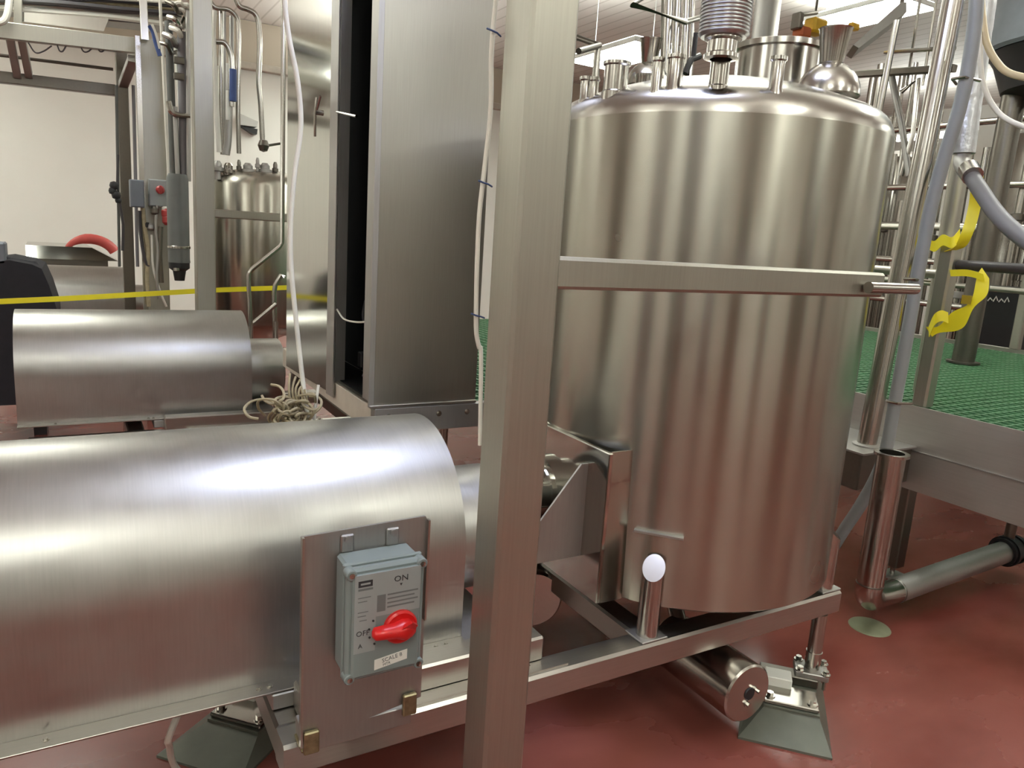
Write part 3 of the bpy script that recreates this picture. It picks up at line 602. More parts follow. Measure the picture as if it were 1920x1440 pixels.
part(MB().cyl(hp, hp + V(-0.035, 0, 0), 0.012, 16).tube([hp + V(-0.03, 0.0, 0.06), hp + V(-0.035, 0, 0), hp + V(-0.03, 0.02, -0.10)], 0.006, 10).cyl(hp + V(-0.03, 0, 0), hp + V(-0.03, -0.06, 0.06), 0.005, 8), 'latch_handle', 'pipe_steel', DR)
part(MB().tube([AX(632, 210, 0.985), AX(650, 214, 0.99), AX(668, 218, 0.995)], 0.006, 8), 'latch_rod', 'pipe_steel', DR)
mb = MB()
for (pts, r) in (([(632, 580), (645, 598), (668, 604), (692, 603)], 0.004),):
    part(MB().tube(cr([AX(u, v, 1.0) for u, v in pts], 6), r, 8), 'loose_wire', 'white_cable', CB)
for k in range(9):
    y = random.uniform(2.90, 3.35); zt = random.uniform(1.2, 2.6); x = CBX0 + random.uniform(0.05, 0.17)
    part(MB().tube(cr([V(x, y, zt), V(x - 0.02, y + random.uniform(-.08, .08), zt * 0.7 + 0.3), V(x + 0.01, y + random.uniform(-.1, .1), 1.1), V(x, y + 0.05, 0.93)], 6), 0.005, 6), 'inner_wire', 'dark_pipe' if k % 3 else 'grey_hose', CB)
for k in range(5):
    y = 2.92 + 0.09 * k; part(MB().box((CBX0 + 0.12, y, 0.96 + 0.05 * (k % 2)), (CBX0 + 0.19, y + 0.05, 1.03 + 0.05 * (k % 2)), 0.004), 'terminal_block', 'black_rubber', CB)

# white cable hanging in front of the door, and cable hank
solo(MB().tube(cr([AY(u, v, 2.62) for u, v in ((530, -30), (540, 60), (556, 140), (563, 200), (563, 250), (552, 330), (545, 420), (546, 500), (555, 600), (566, 700), (574, 760), (580, 810))], 6), 0.0085, 10), 'hanging_cable', 'white_cable', 'long white cable hanging in front of the cabinet door', 'cable')
solo(MB().tube(cr([AY(u, v, 2.60) for u, v in ((597, 722), (593, 750), (590, 780), (588, 815))], 4), 0.006, 8), 'short_cable', 'white_cable', 'short white cable end beside the cable hank', 'cable')
hank = thing('cable_hank', 'tangled hank of beige cord behind the large motor guard', 'cord', AY(545, 810, 2.62))
for k in range(26):
    cu, cv = random.gauss(540, 26), random.gauss(770, 14); a, b = random.uniform(14, 34), random.uniform(8, 20); ph = random.uniform(0, 6.28); rt = random.uniform(-.5, .5)
    pts = []
    for j in range(9):
        t = ph + j / 8 * random.uniform(4.6, 5.4); du, dv = a * math.cos(t), b * math.sin(t)
        pts.append(AY(cu + du * math.cos(rt) - dv * math.sin(rt), cv + du * math.sin(rt) + dv * math.cos(rt) + 6, 2.62 + 0.07 * math.sin(t + k)))
    part(MB().tube(cr(pts, 4), 0.005, 6), 'cord_loop', 'rope', hank)
for k in range(6):
    u = 548 + 6 * k
    part(MB().tube(cr([AY(u + random.uniform(-8, 8), 700 + 6 * k, 2.63), AY(u - 6, 735, 2.61), AY(u + random.uniform(-12, 12), 780, 2.63)], 5), 0.004, 6), 'cord_end', 'rope', hank)
exec_later = None

# ================================================================== right side: poles, conduits, drain pipe
def vpole(u0, v0, u1, v1, X, wpx, name, mat, lab, cat, n=24):
    a = AX(u0, v0, X); b = AX(u1, v1, X); r = wpx / 2 / FPX * (-(CW.transposed() @ ((a + b) / 2 - C0)).z)
    return solo(MB().cyl(a, b, r, n), name, mat, lab, cat)
a = AX(1622, 850, 3.30); a.z = 0.713
tp = AX(1790, -10, 3.42); 
PO = thing('pole', 'round steel pole standing on the platform bracket beside the big tank', 'pole', a)
part(MB().cyl(a, tp, 0.045, 28), 'shaft', 'pipe_steel', PO)
part(MB().lathe([(0, 0), (0.065, 0), (0.065, 0.006), (0.048, 0.012), (0, 0.012)], a, 28), 'base_flange', 'plate_steel', PO)
cpath = [(1832, -20), (1828, 40), (1815, 130), (1797, 210), (1772, 290), (1750, 370), (1737, 430), (1720, 520), (1706, 600), (1690, 690), (1676, 765), (1662, 840), (1645, 890), (1615, 945), (1585, 990), (1560, 1030)]
CD = thing('conduit', 'blue grey conduit running down past the pole and behind the drain pipe', 'conduit', AX(1560, 1030, 3.05))
part(MB().tube(cr([AX(u, v, 3.1) for u, v in cpath], 5), 0.027, 14), 'tube', 'grey_conduit', CD)
for (u, v) in ((1808, 150), (1716, 525), (1683, 755)):
    q = AX(u, v, 3.1); part(MB().tube([q + V(0.05, -0.035, 0), q + V(-0.033, -0.02, 0.003), q + V(-0.033, 0.03, 0.003), q + V(0.05, 0.06, 0)], 0.006, 6), 'clamp', 'pipe_steel', CD)
# drain pipe with elbow
ex, ey = 2.935, 1.80
DP = thing('drain_pipe', 'polished open-ended pipe with elbow near the floor at the right', 'pipe', (ex, ey, 0.03))
rp = 0.056
el = [V(ex, ey, 0.80), V(ex, ey, 0.22)]
for k in range(1, 9):
    a_ = k / 8 * PI / 2; el.append(V(ex + 0.10 * (1 - math.cos(a_)), ey + 0.004 * k, 0.22 - 0.10 * math.sin(a_)))
el.append(V(3.18, ey + 0.03, 0.122))
part(MB().tube(el, rp, 28, False), 'elbow', 'pipe_steel', DP)
part(MB().tube([V(3.18, ey + 0.03, 0.122), V(4.28, ey + 0.05, 0.15)], rp, 28), 'run', 'plate_steel', DP)
part(MB().lathe([(rp - 0.003, 0.70), (rp - 0.003, 0.800), (rp + 0.014, 0.800), (rp + 0.014, 0.812), (rp - 0.006, 0.812), (rp - 0.006, 0.70)], (ex, ey, 0), 36), 'ferrule', 'pipe_steel', DP)
part(MB().lathe([(rp - 0.006, 0.699), (0, 0.699)], (ex, ey, 0), 36), 'inside', 'dark_steel', DP)
for x, z in ((3.19, 0.122), (ex, 0.22)):
    part(MB().lathe([(rp, -0.004), (rp + 0.0015, 0), (rp, 0.004)], (x, ey + (0.03 if x > 3 else 0), z), 32, (1, 0, 0) if x > 3 else (0, 0, 1)), 'weld', 'dark_steel', DP)
part(MB().lathe([(rp + 0.001, 0), (rp + 0.016, 0.0), (rp + 0.016, 0.13), (rp + 0.001, 0.13)], (4.12, ey + 0.048, 0.148), 32, (1, 0, 0.02)).lathe([(rp + 0.017, 0.02), (rp + 0.024, 0.02), (rp + 0.024, 0.04), (rp + 0.017, 0.04)], (4.12, ey + 0.048, 0.148), 32, (1, 0, 0.02)).lathe([(rp + 0.017, 0.09), (rp + 0.024, 0.09), (rp + 0.024, 0.11), (rp + 0.017, 0.11)], (4.12, ey + 0.048, 0.148), 32, (1, 0, 0.02)), 'rubber_coupling', 'black_rubber', DP)
part(MB().cyl(V(4.17, ey + 0.05, 0.2), V(4.17, ey + 0.05, 0.86), 0.025, 16), 'drop_pipe', 'dark_steel', DP)
solo(MB().lathe([(0, 0.006), (0.07, 0.006), (0.085, 0.004), (0.088, 0.0), (0, 0)], (2.985, 1.80, 0.001), 40), 'floor_drain_cover', 'drain_cover', 'round tarnished drain cover set in the red floor below the elbow pipe', 'drain cover')
# stanchion, insulated pipe with hose
st = AX(1727, 770, 3.62); ST = thing('guard_rail', 'steel guard rail post on the near edge of the platform wrapped in yellow tape', 'railing', (st.x, st.y, 0.905))
part(MB().rtube((st.x, st.y, 0.906), (st.x - 0.02, st.y - 0.02, 1.72), 0.075, 0.075, (1, 0, 0), 0.01), 'post', 'post_steel', ST)
rl = AX(1785, 496, 3.62)
part(MB().cyl((st.x, st.y, rl.z), (3.62, 0.7, rl.z - 0.0), 0.024, 18), 'top_rail', 'dark_pipe', ST)
part(MB().cyl((st.x, st.y, rl.z - 0.05), (st.x - 0.02, 2.62, rl.z - 0.05), 0.022, 14), 'stub_rail', 'post_steel', ST)
part(MB().rtube((3.62, 0.8, 0.906), (3.62, 0.8, rl.z - 0.02), 0.06, 0.06, (1, 0, 0)), 'post', 'post_steel', ST)
IP = thing('wrapped_pipe', 'foil wrapped vertical pipe at the right ending in an elbow and grey hose', 'pipe', AX(1806, 290, 3.5))
pa, pb = AX(1848, -20, 3.5), AX(1806, 288, 3.5)
n_ = 26; pts = [pa.lerp(pb, k / n_) for k in range(n_ + 1)]
part(MB().tube(pts, [0.047 + 0.0025 * random.random() for _ in pts], 20), 'foil_wrap', 'foil', IP)
e0 = AX(1805, 286, 3.5); e1 = AX(1803, 305, 3.48); e2 = AX(1812, 322, 3.44); e3 = AX(1822, 334, 3.4)
part(MB().tube(cr([e0, e1, e2, e3], 4), 0.034, 18), 'elbow', 'plate_steel', IP)
part(MB().cyl(AX(1816, 316, 3.43), AX(1824, 330, 3.39), 0.042, 20), 'hose_clamp', 'pipe_steel', IP)
part(MB().tube(cr([AX(u, v, X) for u, v, X in ((1822, 332, 3.4), (1840, 360, 3.36), (1868, 400, 3.32), (1900, 432, 3.28), (1940, 462, 3.24), (1990, 490, 3.2))], 6), 0.033, 18), 'hose', 'grey_hose', IP)
vpole(1812, 240, 1728, 735, 3.72, 32, 'upright_pipe', 'post_steel', 'short olive-toned upright pipe just below the foil wrapped pipe', 'pipe')
# yellow tape knotted to the railing
TP = thing('caution_tape', 'crumpled yellow caution tape tied around the guard rail post', 'tape', AX(1745, 630, 3.55))
def tape(pts, X, wv, name='strip'):
    P = [AX(u, v, X + dx) for (u, v, dx) in pts]; part(MB().ribbon(cr(P, 5), wv), name, 'yellow_tape', TP, smooth=60)
tape([(1832, 330, 0), (1830, 370, 0.02), (1822, 410, 0), (1812, 440, -0.02), (1800, 462, 0), (1782, 470, 0.02)], 3.55, V(0.02, -0.045, 0.01))
tape([(1800, 440, 0), (1785, 455, -0.03), (1768, 450, -0.02), (1752, 462, 0), (1735, 455, 0), (1715, 462, 0.02)], 3.55, V(0.0, 0.01, 0.05))
tape([(1782, 512, 0), (1815, 512, -0.02), (1845, 520, -0.03)], 3.55, V(0, 0.01, 0.03))
tape([(1848, 512, 0), (1838, 545, -0.02), (1820, 575, -0.03), (1798, 598, -0.02), (1770, 615, 0), (1742, 622, 0)], 3.55, [V(0, -0.04 - 0.02 * math.sin(k * 0.5), -0.045 - 0.02 * math.sin(k * 0.5)) for k in range(26)])
tape([(1742, 622, 0), (1752, 600, -0.03), (1765, 592, -0.02), (1778, 596, 0)], 3.53, V(0, 0.01, 0.05))
q = AX(1813, 562, 3.51); part(MB().box(q + V(-0.006, -0.022, -0.02), q + V(-0.002, 0.022, 0.02)), 'printed_mark', 'tape_print', TP)
# tank on legs at the far right with hoses
lg = AZ(1805, 680, 0.905)
HT = thing('hopper_tank', 'grey hopper vessel on dark legs at the upper right edge', 'hopper', (lg.x + 0.3, lg.y - 0.5, 0.905))
lt = AX(1905, 100, lg.x + 0.0)
hc = V(5.75, AX(1862, 40, 5.6).y - 0.60, 0); zb = AX(1885, 84, 5.2).z
part(MB().cyl(lg, V(lg.x, lg.y - 0.02, zb - 0.02), 0.075, 24).lathe([(0.11, 0), (0.11, 0.012), (0, 0.012)], lg, 24), 'leg', 'dark_steel', HT)
part(MB().lathe([(0.60, zb), (0.62, zb + 0.02), (0.62, CEIL - 0.02), (0.0, CEIL - 0.02)], hc, 56), 'body', 'box_bluegrey', HT)
part(MB().lathe([(0.59, zb - 0.001), (0.55, zb - 0.06), (0.48, zb - 0.24), (0.1, zb - 0.30), (0, zb - 0.30)], hc, 48), 'cone', 'black_rubber', HT)
for (dx, dy) in ((0.55, -0.9),): part(MB().cyl((lg.x + dx, lg.y + dy, 0.905), (lg.x + dx, lg.y + dy, zb), 0.07, 20), 'leg', 'dark_steel', HT)
solo(MB().tube(cr([AX(u, v, 3.3) for u, v in ((1838, -30), (1842, 30), (1850, 80), (1868, 115), (1895, 138), (1960, 152))], 6), 0.014, 12), 'cream_hose', 'cream_hose', 'cream coloured hose curving past the hopper at upper right', 'hose')
solo(MB().tube(cr([AX(u, v, 3.28) for u, v in ((1836, 60), (1838, 110), (1843, 155), (1860, 195), (1890, 225), (1960, 252))], 6), 0.0105, 12), 'white_hose', 'white_cable', 'thin white hose drooping below the cream hose at the right edge', 'hose')

# ================================================================== far right: guard rail, bin, pipework
FR = thing('far_railing', 'grey railing on the far side of the green grating', 'railing', (6.88, 3.0, 0.936))
for y in (1.9, 2.55, 3.3, 4.0, 4.8): part(MB().rtube((6.88, y, 0.937), (6.88, y, 1.95), 0.07, 0.07, (1, 0, 0)), 'post', 'post_steel', FR)
for z in (1.42, 1.92): part(MB().cyl((6.83, 0.7, z), (6.83, 6.5, z), 0.025, 14), 'rail', 'post_steel', FR)
bx = AX(1880, 640, 7.75); bz = AX(1880, 545, 7.75)
BN = thing('waste_bin', 'black waste bin beyond the green grating', 'bin', (bx.x, bx.y, 0))
ww = 0.26
part(MB().loft([[V(bx.x - 0.2, bx.y - 0.2, 0), V(bx.x + 0.2, bx.y - 0.2, 0), V(bx.x + 0.2, bx.y + 0.2, 0), V(bx.x - 0.2, bx.y + 0.2, 0)], [V(bx.x - ww, bx.y - ww, bz.z), V(bx.x + ww, bx.y - ww, bz.z), V(bx.x + ww, bx.y + ww, bz.z), V(bx.x - ww, bx.y + ww, bz.z)]]), 'body', 'black_rubber', BN, smooth=0)
part(MB().box((bx.x - ww - 0.02, bx.y - ww - 0.02, bz.z), (bx.x + ww + 0.02, bx.y + ww + 0.02, bz.z + 0.04), 0.01), 'rim', 'black_rubber', BN)
mk = MB()
for k in range(5): mk.tube([V(bx.x - ww - 0.004, bx.y + 0.12 - 0.05 * k, bz.z - 0.10), V(bx.x - ww - 0.004, bx.y + 0.10 - 0.05 * k, bz.z - 0.05 - 0.02 * (k % 2)), V(bx.x - ww - 0.004, bx.y + 0.08 - 0.05 * k, bz.z - 0.09)], 0.006, 6)
part(mk, 'scrawl', 'white_label', BN)
MF = thing('pipe_manifold', 'dense rack of vertical stainless pipes with valves in the right background', 'pipework', (8.6, 4.6, 0))
yv = 2.2
while yv < 7.6:
    r = random.choice((0.025, 0.03, 0.04, 0.05)); x = 8.4 + random.uniform(0, 0.8); zt = random.choice((2.3, 2.9, 3.4, 3.9)); 
    part(MB().cyl((x, yv, 0.0), (x, yv, zt), r, 14), 'pipe', 'pipe_steel', MF)
    if random.random() < 0.6: part(MB().lathe([(r, 0), (r * 2.0, 0.01), (r * 2.0, 0.07), (r, 0.08)], (x, yv, random.uniform(1.1, 2.2)), 14), 'valve', random.choice(('pipe_steel', 'dark_steel', 'plate_steel')), MF)
    yv += random.uniform(0.055, 0.11)
for z in (1.15, 1.62, 2.02, 2.45, 3.1): part(MB().cyl((8.35 + 0.1 * (z % 1), 2.1, z), (8.35 + 0.1 * (z % 1), 7.7, z), 0.035, 14), 'header', 'pipe_steel', MF)
for (x, y, r, zt, lab) in ((10.3, 3.4, 0.55, 3.0, 'tall background tank behind the pipe rack, nearest the right edge'), (10.4, 5.0, 0.6, 3.1, 'tall background tank in the middle behind the pipe rack'), (10.2, 6.9, 0.6, 2.9, 'tall background tank behind the pipe rack, beside the big tank')):
    t = thing('storage_tank', lab, 'tank', (x, y, 0), 'background storage tanks')
    part(MB().lathe([(r, 0.5), (r, zt), (r * 0.9, zt + 0.1), (r * 0.5, zt + 0.2), (0, zt + 0.24)], (x, y, 0), 40), 'shell', 'pipe_steel', t)
    part(MB().lathe([(r - 0.002, 0.501), (r * 0.4, 0.38), (0, 0.34)], (x, y, 0), 32), 'bottom', 'dark_steel', t)
    for k in range(3):
        a_ = k * 2.09 + 0.4; part(MB().cyl((x + 0.8 * r * math.cos(a_), y + 0.8 * r * math.sin(a_), 0), (x + 0.8 * r * math.cos(a_), y + 0.8 * r * math.sin(a_), 0.52), 0.04, 12), 'leg', 'pipe_steel', t)
# slim pale pipe, handrail loops and pipes behind the tank top
vpole(1682, 38, 1560, 660, 4.6, 11, 'slim_pipe', 'pipe_steel', 'slim pale upright pipe right of the vent ball', 'pipe')
MR = thing('roof_rail', 'bent tubular guard loop above the left side of the tank dome', 'railing', AY(1260, 30, 3.6))
part(MB().tube([AY(1230, -20, 3.6), AY(1186, 9, 3.4), AY(1285, 41, 3.4), AY(1330, 28, 3.9)], 0.016, 12), 'loop', 'dark_steel', MR)
part(MB().cyl(AY(1243, -20, 3.41), AY(1240, 120, 3.41), 0.007, 8), 'drop_rod', 'dark_steel', MR)
MR2 = thing('rail_corner', 'dark corner of a railing just right of the centre post near its top', 'railing', AY(1100, 100, 3.6))
part(MB().tube([AY(1075, 68, 3.6), AY(1124, 85, 3.4), AY(1085, 96, 3.2)], 0.015, 10), 'loop', 'dark_steel', MR2)
part(MB().cyl(AY(1121, 86, 3.4), AY(1116, 190, 3.4) + V(0, 0, -1.43), 0.018, 12), 'upright', 'pipe_steel', MR2)
RP = thing('riser_pipes', 'three upright pipes behind the tank dome left of the ribbed hose', 'pipes', AY(1265, 165, 3.8))
for (u0, u1, wpx) in ((1256, 1246, 16), (1272, 1262, 14), (1288, 1280, 14), (1300, 1294, 8)):
    a_, b_ = AY(u0, -30, 3.8), AY(u1, 175, 3.8); part(MB().cyl(a_, b_, wpx / 2 / FPX * 4.5, 16), 'pipe', 'pipe_steel', RP)
VL = thing('black_valve', 'black valve handle behind the tank dome beside the ribbed hose', 'valve', AY(1300, 140, 3.3))
part(MB().tube([AY(1284, 138, 3.3), AY(1296, 112, 3.3), AY(1312, 105, 3.3)], 0.018, 10), 'lever', 'black_rubber', VL)
part(MB().cyl(AY(1305, 62, 3.3), AY(1300, 108, 3.3), 0.014, 10), 'stem', 'black_rubber', VL)
q = AY(1296, 112, 3.3); part(MB().cyl(q, V(q.x, q.y, 0.9), 0.016, 10), 'riser', 'pipe_steel', VL)
pb_ = AY(1360, 60, 6.5)
BT = thing('tall_vessel', 'plain grey vessel behind the ribbed hose above the tank dome', 'vessel', AY(1420, 160, 6.0))
a_ = AY(1422, 160, 6.0); a_.z = 0.9; part(MB().lathe([(0.13, 0), (0.13, CEIL - 0.905), (0, CEIL - 0.905)], a_, 32), 'body', 'plate_steel', BT)
# yellow hoist, sloping chute under the ceiling
HO = thing('chain_hoist', 'yellow and red chain hoist under the ceiling above the tank', 'hoist', AY(1528, 75, 5.0))
a_ = AY(1530, 52, 5.0); part(MB().box(a_ + V(-0.10, -0.07, -0.06), a_ + V(0.08, 0.07, 0.07), 0.02), 'housing', 'yellow_part', HO)
a_ = AY(1505, 66, 5.0); part(MB().box(a_ + V(-0.08, -0.06, -0.03), a_ + V(0.05, 0.06, 0.06), 0.015), 'motor', 'orange_part', HO)
a_ = AY(1495, 40, 5.0); part(MB().box(a_ + V(-0.03, -0.05, -0.07), a_ + V(0.03, 0.05, 0.07), 0.01).cyl(a_ + V(0, 0, 0.05), a_ + V(0.35, 0.1, 0.16), 0.02, 10), 'bracket', 'dark_steel', HO)
a_ = AY(1600, 50, 5.0); part(MB().box(a_ + V(-0.05, -0.03, -0.03), a_ + V(0.06, 0.03, 0.03), 0.01), 'hook_block', 'yellow_part', HO)
a_ = AY(1530, 20, 5.0); part(MB().cyl(a_, V(a_.x, a_.y, CEIL - 0.002), 0.012, 8), 'chain', 'dark_steel', HO)
CH = thing('sloping_chute', 'grey sloping steel chute at the top right above the vent ball', 'chute', AY(1640, 60, 4.2))
part(MB().prism([AY(1600, 84, 4.2), AY(1610, 90, 4.2), AY(1700, 22, 4.2), AY(1700, 4, 4.2), AY(1690, 4, 4.2)], (0.25, 0.25, 0)), 'trough', 'plate_steel', CH)
part(MB().rtube(AY(1690, 12, 4.32), V(AY(1690, 12, 4.32).x, AY(1690, 12, 4.32).y, CEIL - 0.002), 0.03, 0.03, (1, 0, 0)), 'hanger', 'dark_steel', CH)
OV = thing('overhead_rack', 'brown overhead support bars and hanger rods in the upper right background', 'rack', AX(1650, 140, 6.5))
part(MB().rtube(AX(1600, 140, 6.5), AX(1790, 128, 6.5), 0.06, 0.07, (0, 0, 1)), 'bar', 'dark_steel', OV)
part(MB().rtube(AX(1660, 98, 6.5), AX(1790, 90, 6.5), 0.03, 0.05, (0, 0, 1)), 'bar', 'pipe_steel', OV)
for u in (1708, 1738, 1760):
    q = AX(u - 8, 160, 6.5); part(MB().cyl(V(q.x, q.y, CEIL - 0.002), q, 0.012, 8), 'rod', 'pipe_steel', OV)
part(MB().tube([AX(1672, 145, 6.5), AX(1690, 230, 6.5), AX(1705, 330, 6.5)], 0.03, 12), 'pipe', 'plate_steel', OV)
part(MB().tube([AX(1690, 172, 6.5), AX(1722, 148, 6.5), AX(1712, 250, 6.5), AX(1690, 330, 6.5)], 0.022, 10), 'pipe', 'pipe_steel', OV)

# ================================================================== left background
# overhead cable tray
TY = 6.6
OT = thing('cable_tray', 'overhead steel cable tray with cables at the upper left', 'cable tray', AY(120, 100, TY))
part(MB().rtube(AY(-60, 50, TY), AY(252, 86, TY), 0.11, 0.06, (0, 0, 1), 0.004), 'front_beam', 'post_steel', OT)
part(MB().rtube(AY(-60, 138, TY + 0.7), AY(216, 170, TY + 0.7), 0.085, 0.08, (0, 0, 1), 0.004), 'lower_beam', 'dark_steel', OT)
part(MB().cyl(AY(-60, 96, TY + 0.5), AY(212, 130, TY + 0.5), 0.012, 8), 'rod', 'dark_steel', OT)
part(MB().prism([AY(40, 12, TY + 0.1), AY(205, 32, TY + 0.1), AY(195, 58, TY + 0.1), AY(40, 40, TY + 0.1)], (0, 0.02, 0)), 'shiny_panel', 'mirror_steel', OT)
part(MB().prism([AY(-40, -16, TY + 0.32), AY(330, 26, TY + 0.32), AY(330, 40, TY + 0.32), AY(-40, -2, TY + 0.32)], (0, 0.5, 0)), 'upper_tray', 'dark_steel', OT)
for u in (30, 52): part(MB().rtube(AY(u - 12, 68, TY + 0.05), AY(u + 2, 140, TY + 0.65), 0.05, 0.06, (1, 0, 0), 0.004), 'strut', 'plate_steel', OT)
part(MB().rtube(AY(34, -20, TY), AY(34, 48, TY), 0.05, 0.05, (1, 0, 0), 0.004), 'hanger', 'post_steel', OT)
part(MB().rtube(AY(250, 110, TY), AY(226, 172, TY + 0.6), 0.07, 0.05, (1, 0, 0), 0.004), 'strut', 'plate_steel', OT)
part(MB().tube(cr([AY(18, -20, TY - 0.1), AY(16, 15, TY - 0.1), AY(8, 38, TY - 0.1), AY(-15, 45, TY - 0.1)], 5), 0.022, 10), 'bent_pipe', 'white_cable', OT)
for k in range(26):
    y = TY + 0.06 + 0.010 * k; v0 = random.uniform(-26, 14)
    part(MB().tube(cr([AY(-40, v0, y), AY(90 + random.uniform(-20, 20), v0 + random.uniform(4, 14), y), AY(210 + random.uniform(-20, 20), v0 + random.uniform(14, 26), y), AY(340, v0 + 32 + random.uniform(-6, 6), y)], 5), random.uniform(0.010, 0.02), 7), 'tray_cable', random.choice(('dark_pipe', 'grey_hose', 'white_cable', 'rope', 'dark_pipe')), OT)
for (u, w_) in ((75, 22), (115, 9), (162, 14), (190, 10)):
    part(MB().tube(cr([AY(u - w_, 80, TY), AY(u - w_ * 0.4, 92 + w_ * 0.3, TY), AY(u + w_ * 0.3, 96, TY), AY(u + w_, 86, TY)], 5), 0.005, 6), 'dangling_wire', 'dark_pipe', OT)
# uprights at the left
UP = thing('tray_support', 'dark upright column with slim conduits carrying the cable tray', 'column', AY(238, 560, 7.1) * 1.0)
UP.location.z = 0; ORG[UP.name] = Vector(UP.location)
a_, b_ = AY(233, 100, 7.1), AY(242, 520, 7.1)
part(MB().rtube((b_.x, 7.1, 0), (b_.x, 7.1, a_.z), 0.085, 0.085, (1, 0, 0), 0.005), 'column', 'dark_steel', UP)
for (u0, u1, wpx, m_) in ((218, 224, 5, 'filter_grey'), (250, 258, 6, 'grey_hose')):
    a2, b2 = AY(u0, 160, 7.0), AY(u1, 500, 7.0); part(MB().cyl(a2, b2, wpx / 2 / FPX * 6.2, 10), 'conduit', m_, UP)
JB = thing('junction_boxes', 'dark valve cluster clipped to the upright column left of the wireway', 'valve', AY(215, 380, 6.95))
for (u, v, s_) in ((214, 348, 0.035), (211, 358, 0.03), (218, 366, 0.035), (222, 376, 0.025)):
    q = AY(u, v, 6.95); part(MB().lathe([(0, -s_), (s_ * 0.8, -s_ * 0.7), (s_, 0), (s_ * 0.8, s_ * 0.7), (0, s_)], q, 14), 'knob', 'black_rubber', JB)
q0, q1 = AY(222, 370, 6.96), AY(230, 470, 6.96); part(MB().tube([q0, q0.lerp(q1, .5) + V(0.02, 0, 0), q1], 0.012, 8), 'hose', 'dark_pipe', JB)
q0, q1 = AY(221, 290, 6.96), AY(220, 345, 6.96); part(MB().tube([q0, q1], 0.01, 8), 'hose', 'dark_pipe', JB)
WY = 6.3
WW = thing('wireway', 'tall pale steel wireway column left of the second post', 'wireway', (AY(292, 300, WY).x, WY + 0.1, 0))
x0_, x1_ = AY(264, 300, WY).x, AY(312, 300, WY).x; zt_ = AY(285, 72, WY).z
part(MB().box((x0_, WY, 0.0), (x1_, WY + 0.22, zt_), 0.005), 'trunk', 'post_steel', WW)
part(MB().box((x0_ - 0.012, WY - 0.012, 0.0), (x0_ + 0.02, WY - 0.001, zt_)), 'edge', 'pipe_steel', WW)
a_, b_ = AY(299, -20, WY - 0.05), AY(316, 330, WY - 0.05); part(MB().tube([a_, b_, AY(326, 362, WY - 0.05), AY(328, 375, WY - 0.05)], 0.011, 10), 'conduit', 'white_cable', WW)
a_, b_ = AY(267, -20, WY - 0.06), AY(272, 75, WY - 0.06); part(MB().rtube(a_, b_, 0.05, 0.03, (1, 0, 0), 0.004), 'hanger', 'pipe_steel', WW)
def gbox(u0, v0, u1, v1, Y, d, name, mat, lab, cat, sub=None):
    p_, q_ = AY(u0, v1, Y), AY(u1, v0, Y); t = thing(name, lab, cat, ((p_.x + q_.x) / 2, Y + d / 2, p_.z))
    part(MB().box((p_.x, Y, p_.z), (q_.x, Y + d, q_.z), 0.004), 'body', mat, t)
    part(MB().box((p_.x + 0.006, Y - 0.006, p_.z + 0.006), (q_.x - 0.006, Y - 0.0005, q_.z - 0.006), 0.002), 'lid', mat, t)
    return t
gbox(245, 338, 270, 388, WY - 0.16, 0.12, 'electrical_box', 'box_bluegrey', 'small blue grey electrical box on the left edge of the wireway', 'electrical box')
RB = gbox(280, 338, 312, 386, WY - 0.10, 0.08, 'isolator_box', 'grey_sticker', 'light grey isolator box with dark red knob on the wireway', 'switch')
q = AY(300, 356, WY - 0.11); part(MB().lathe([(0.028, 0), (0.03, -0.02), (0.02, -0.03), (0, -0.03)], q, 20, (0, 1, 0)).box(q + V(-0.008, -0.05, -0.03), q + V(0.008, -0.03, 0.03), 0.003), 'knob', 'red_part', RB)
VC = thing('valve_stack', 'small valves and tubing with a red valve body on the front of the wireway', 'valves', AY(300, 520, WY - 0.1))
for (u, v, m_, s_) in ((312, 400, 'red_part', 0.035), (315, 412, 'red_part', 0.04), (309, 392, 'white_label', 0.02), (282, 425, 'plate_steel', 0.025), (276, 422, 'black_rubber', 0.02), (290, 395, 'dark_steel', 0.03)):
    q = AY(u, v, WY - 0.10); part(MB().lathe([(s_ * 0.6, -s_), (s_, -s_ * 0.5), (s_, s_ * 0.5), (s_ * 0.6, s_), (0, s_)], q, 16), 'valve_body', m_, VC)
for (pts, r, m_) in ((((294, 385), (292, 430), (296, 470), (294, 520), (298, 560)), 0.010, 'plate_steel'), (((268, 390), (272, 430), (278, 470), (276, 520), (279, 575)), 0.014, 'rope'), (((284, 440), (287, 500), (300, 545), (312, 575)), 0.008, 'white_cable'), (((262, 395), (263, 430), (270, 480), (278, 500)), 0.012, 'dark_pipe'), (((302, 425), (300, 480), (303, 530)), 0.016, 'dark_steel')):
    part(MB().tube(cr([AY(u, v, WY - 0.09 - 0.02 * random.random()) for u, v in pts], 5), r, 8), 'tubing', m_, VC)
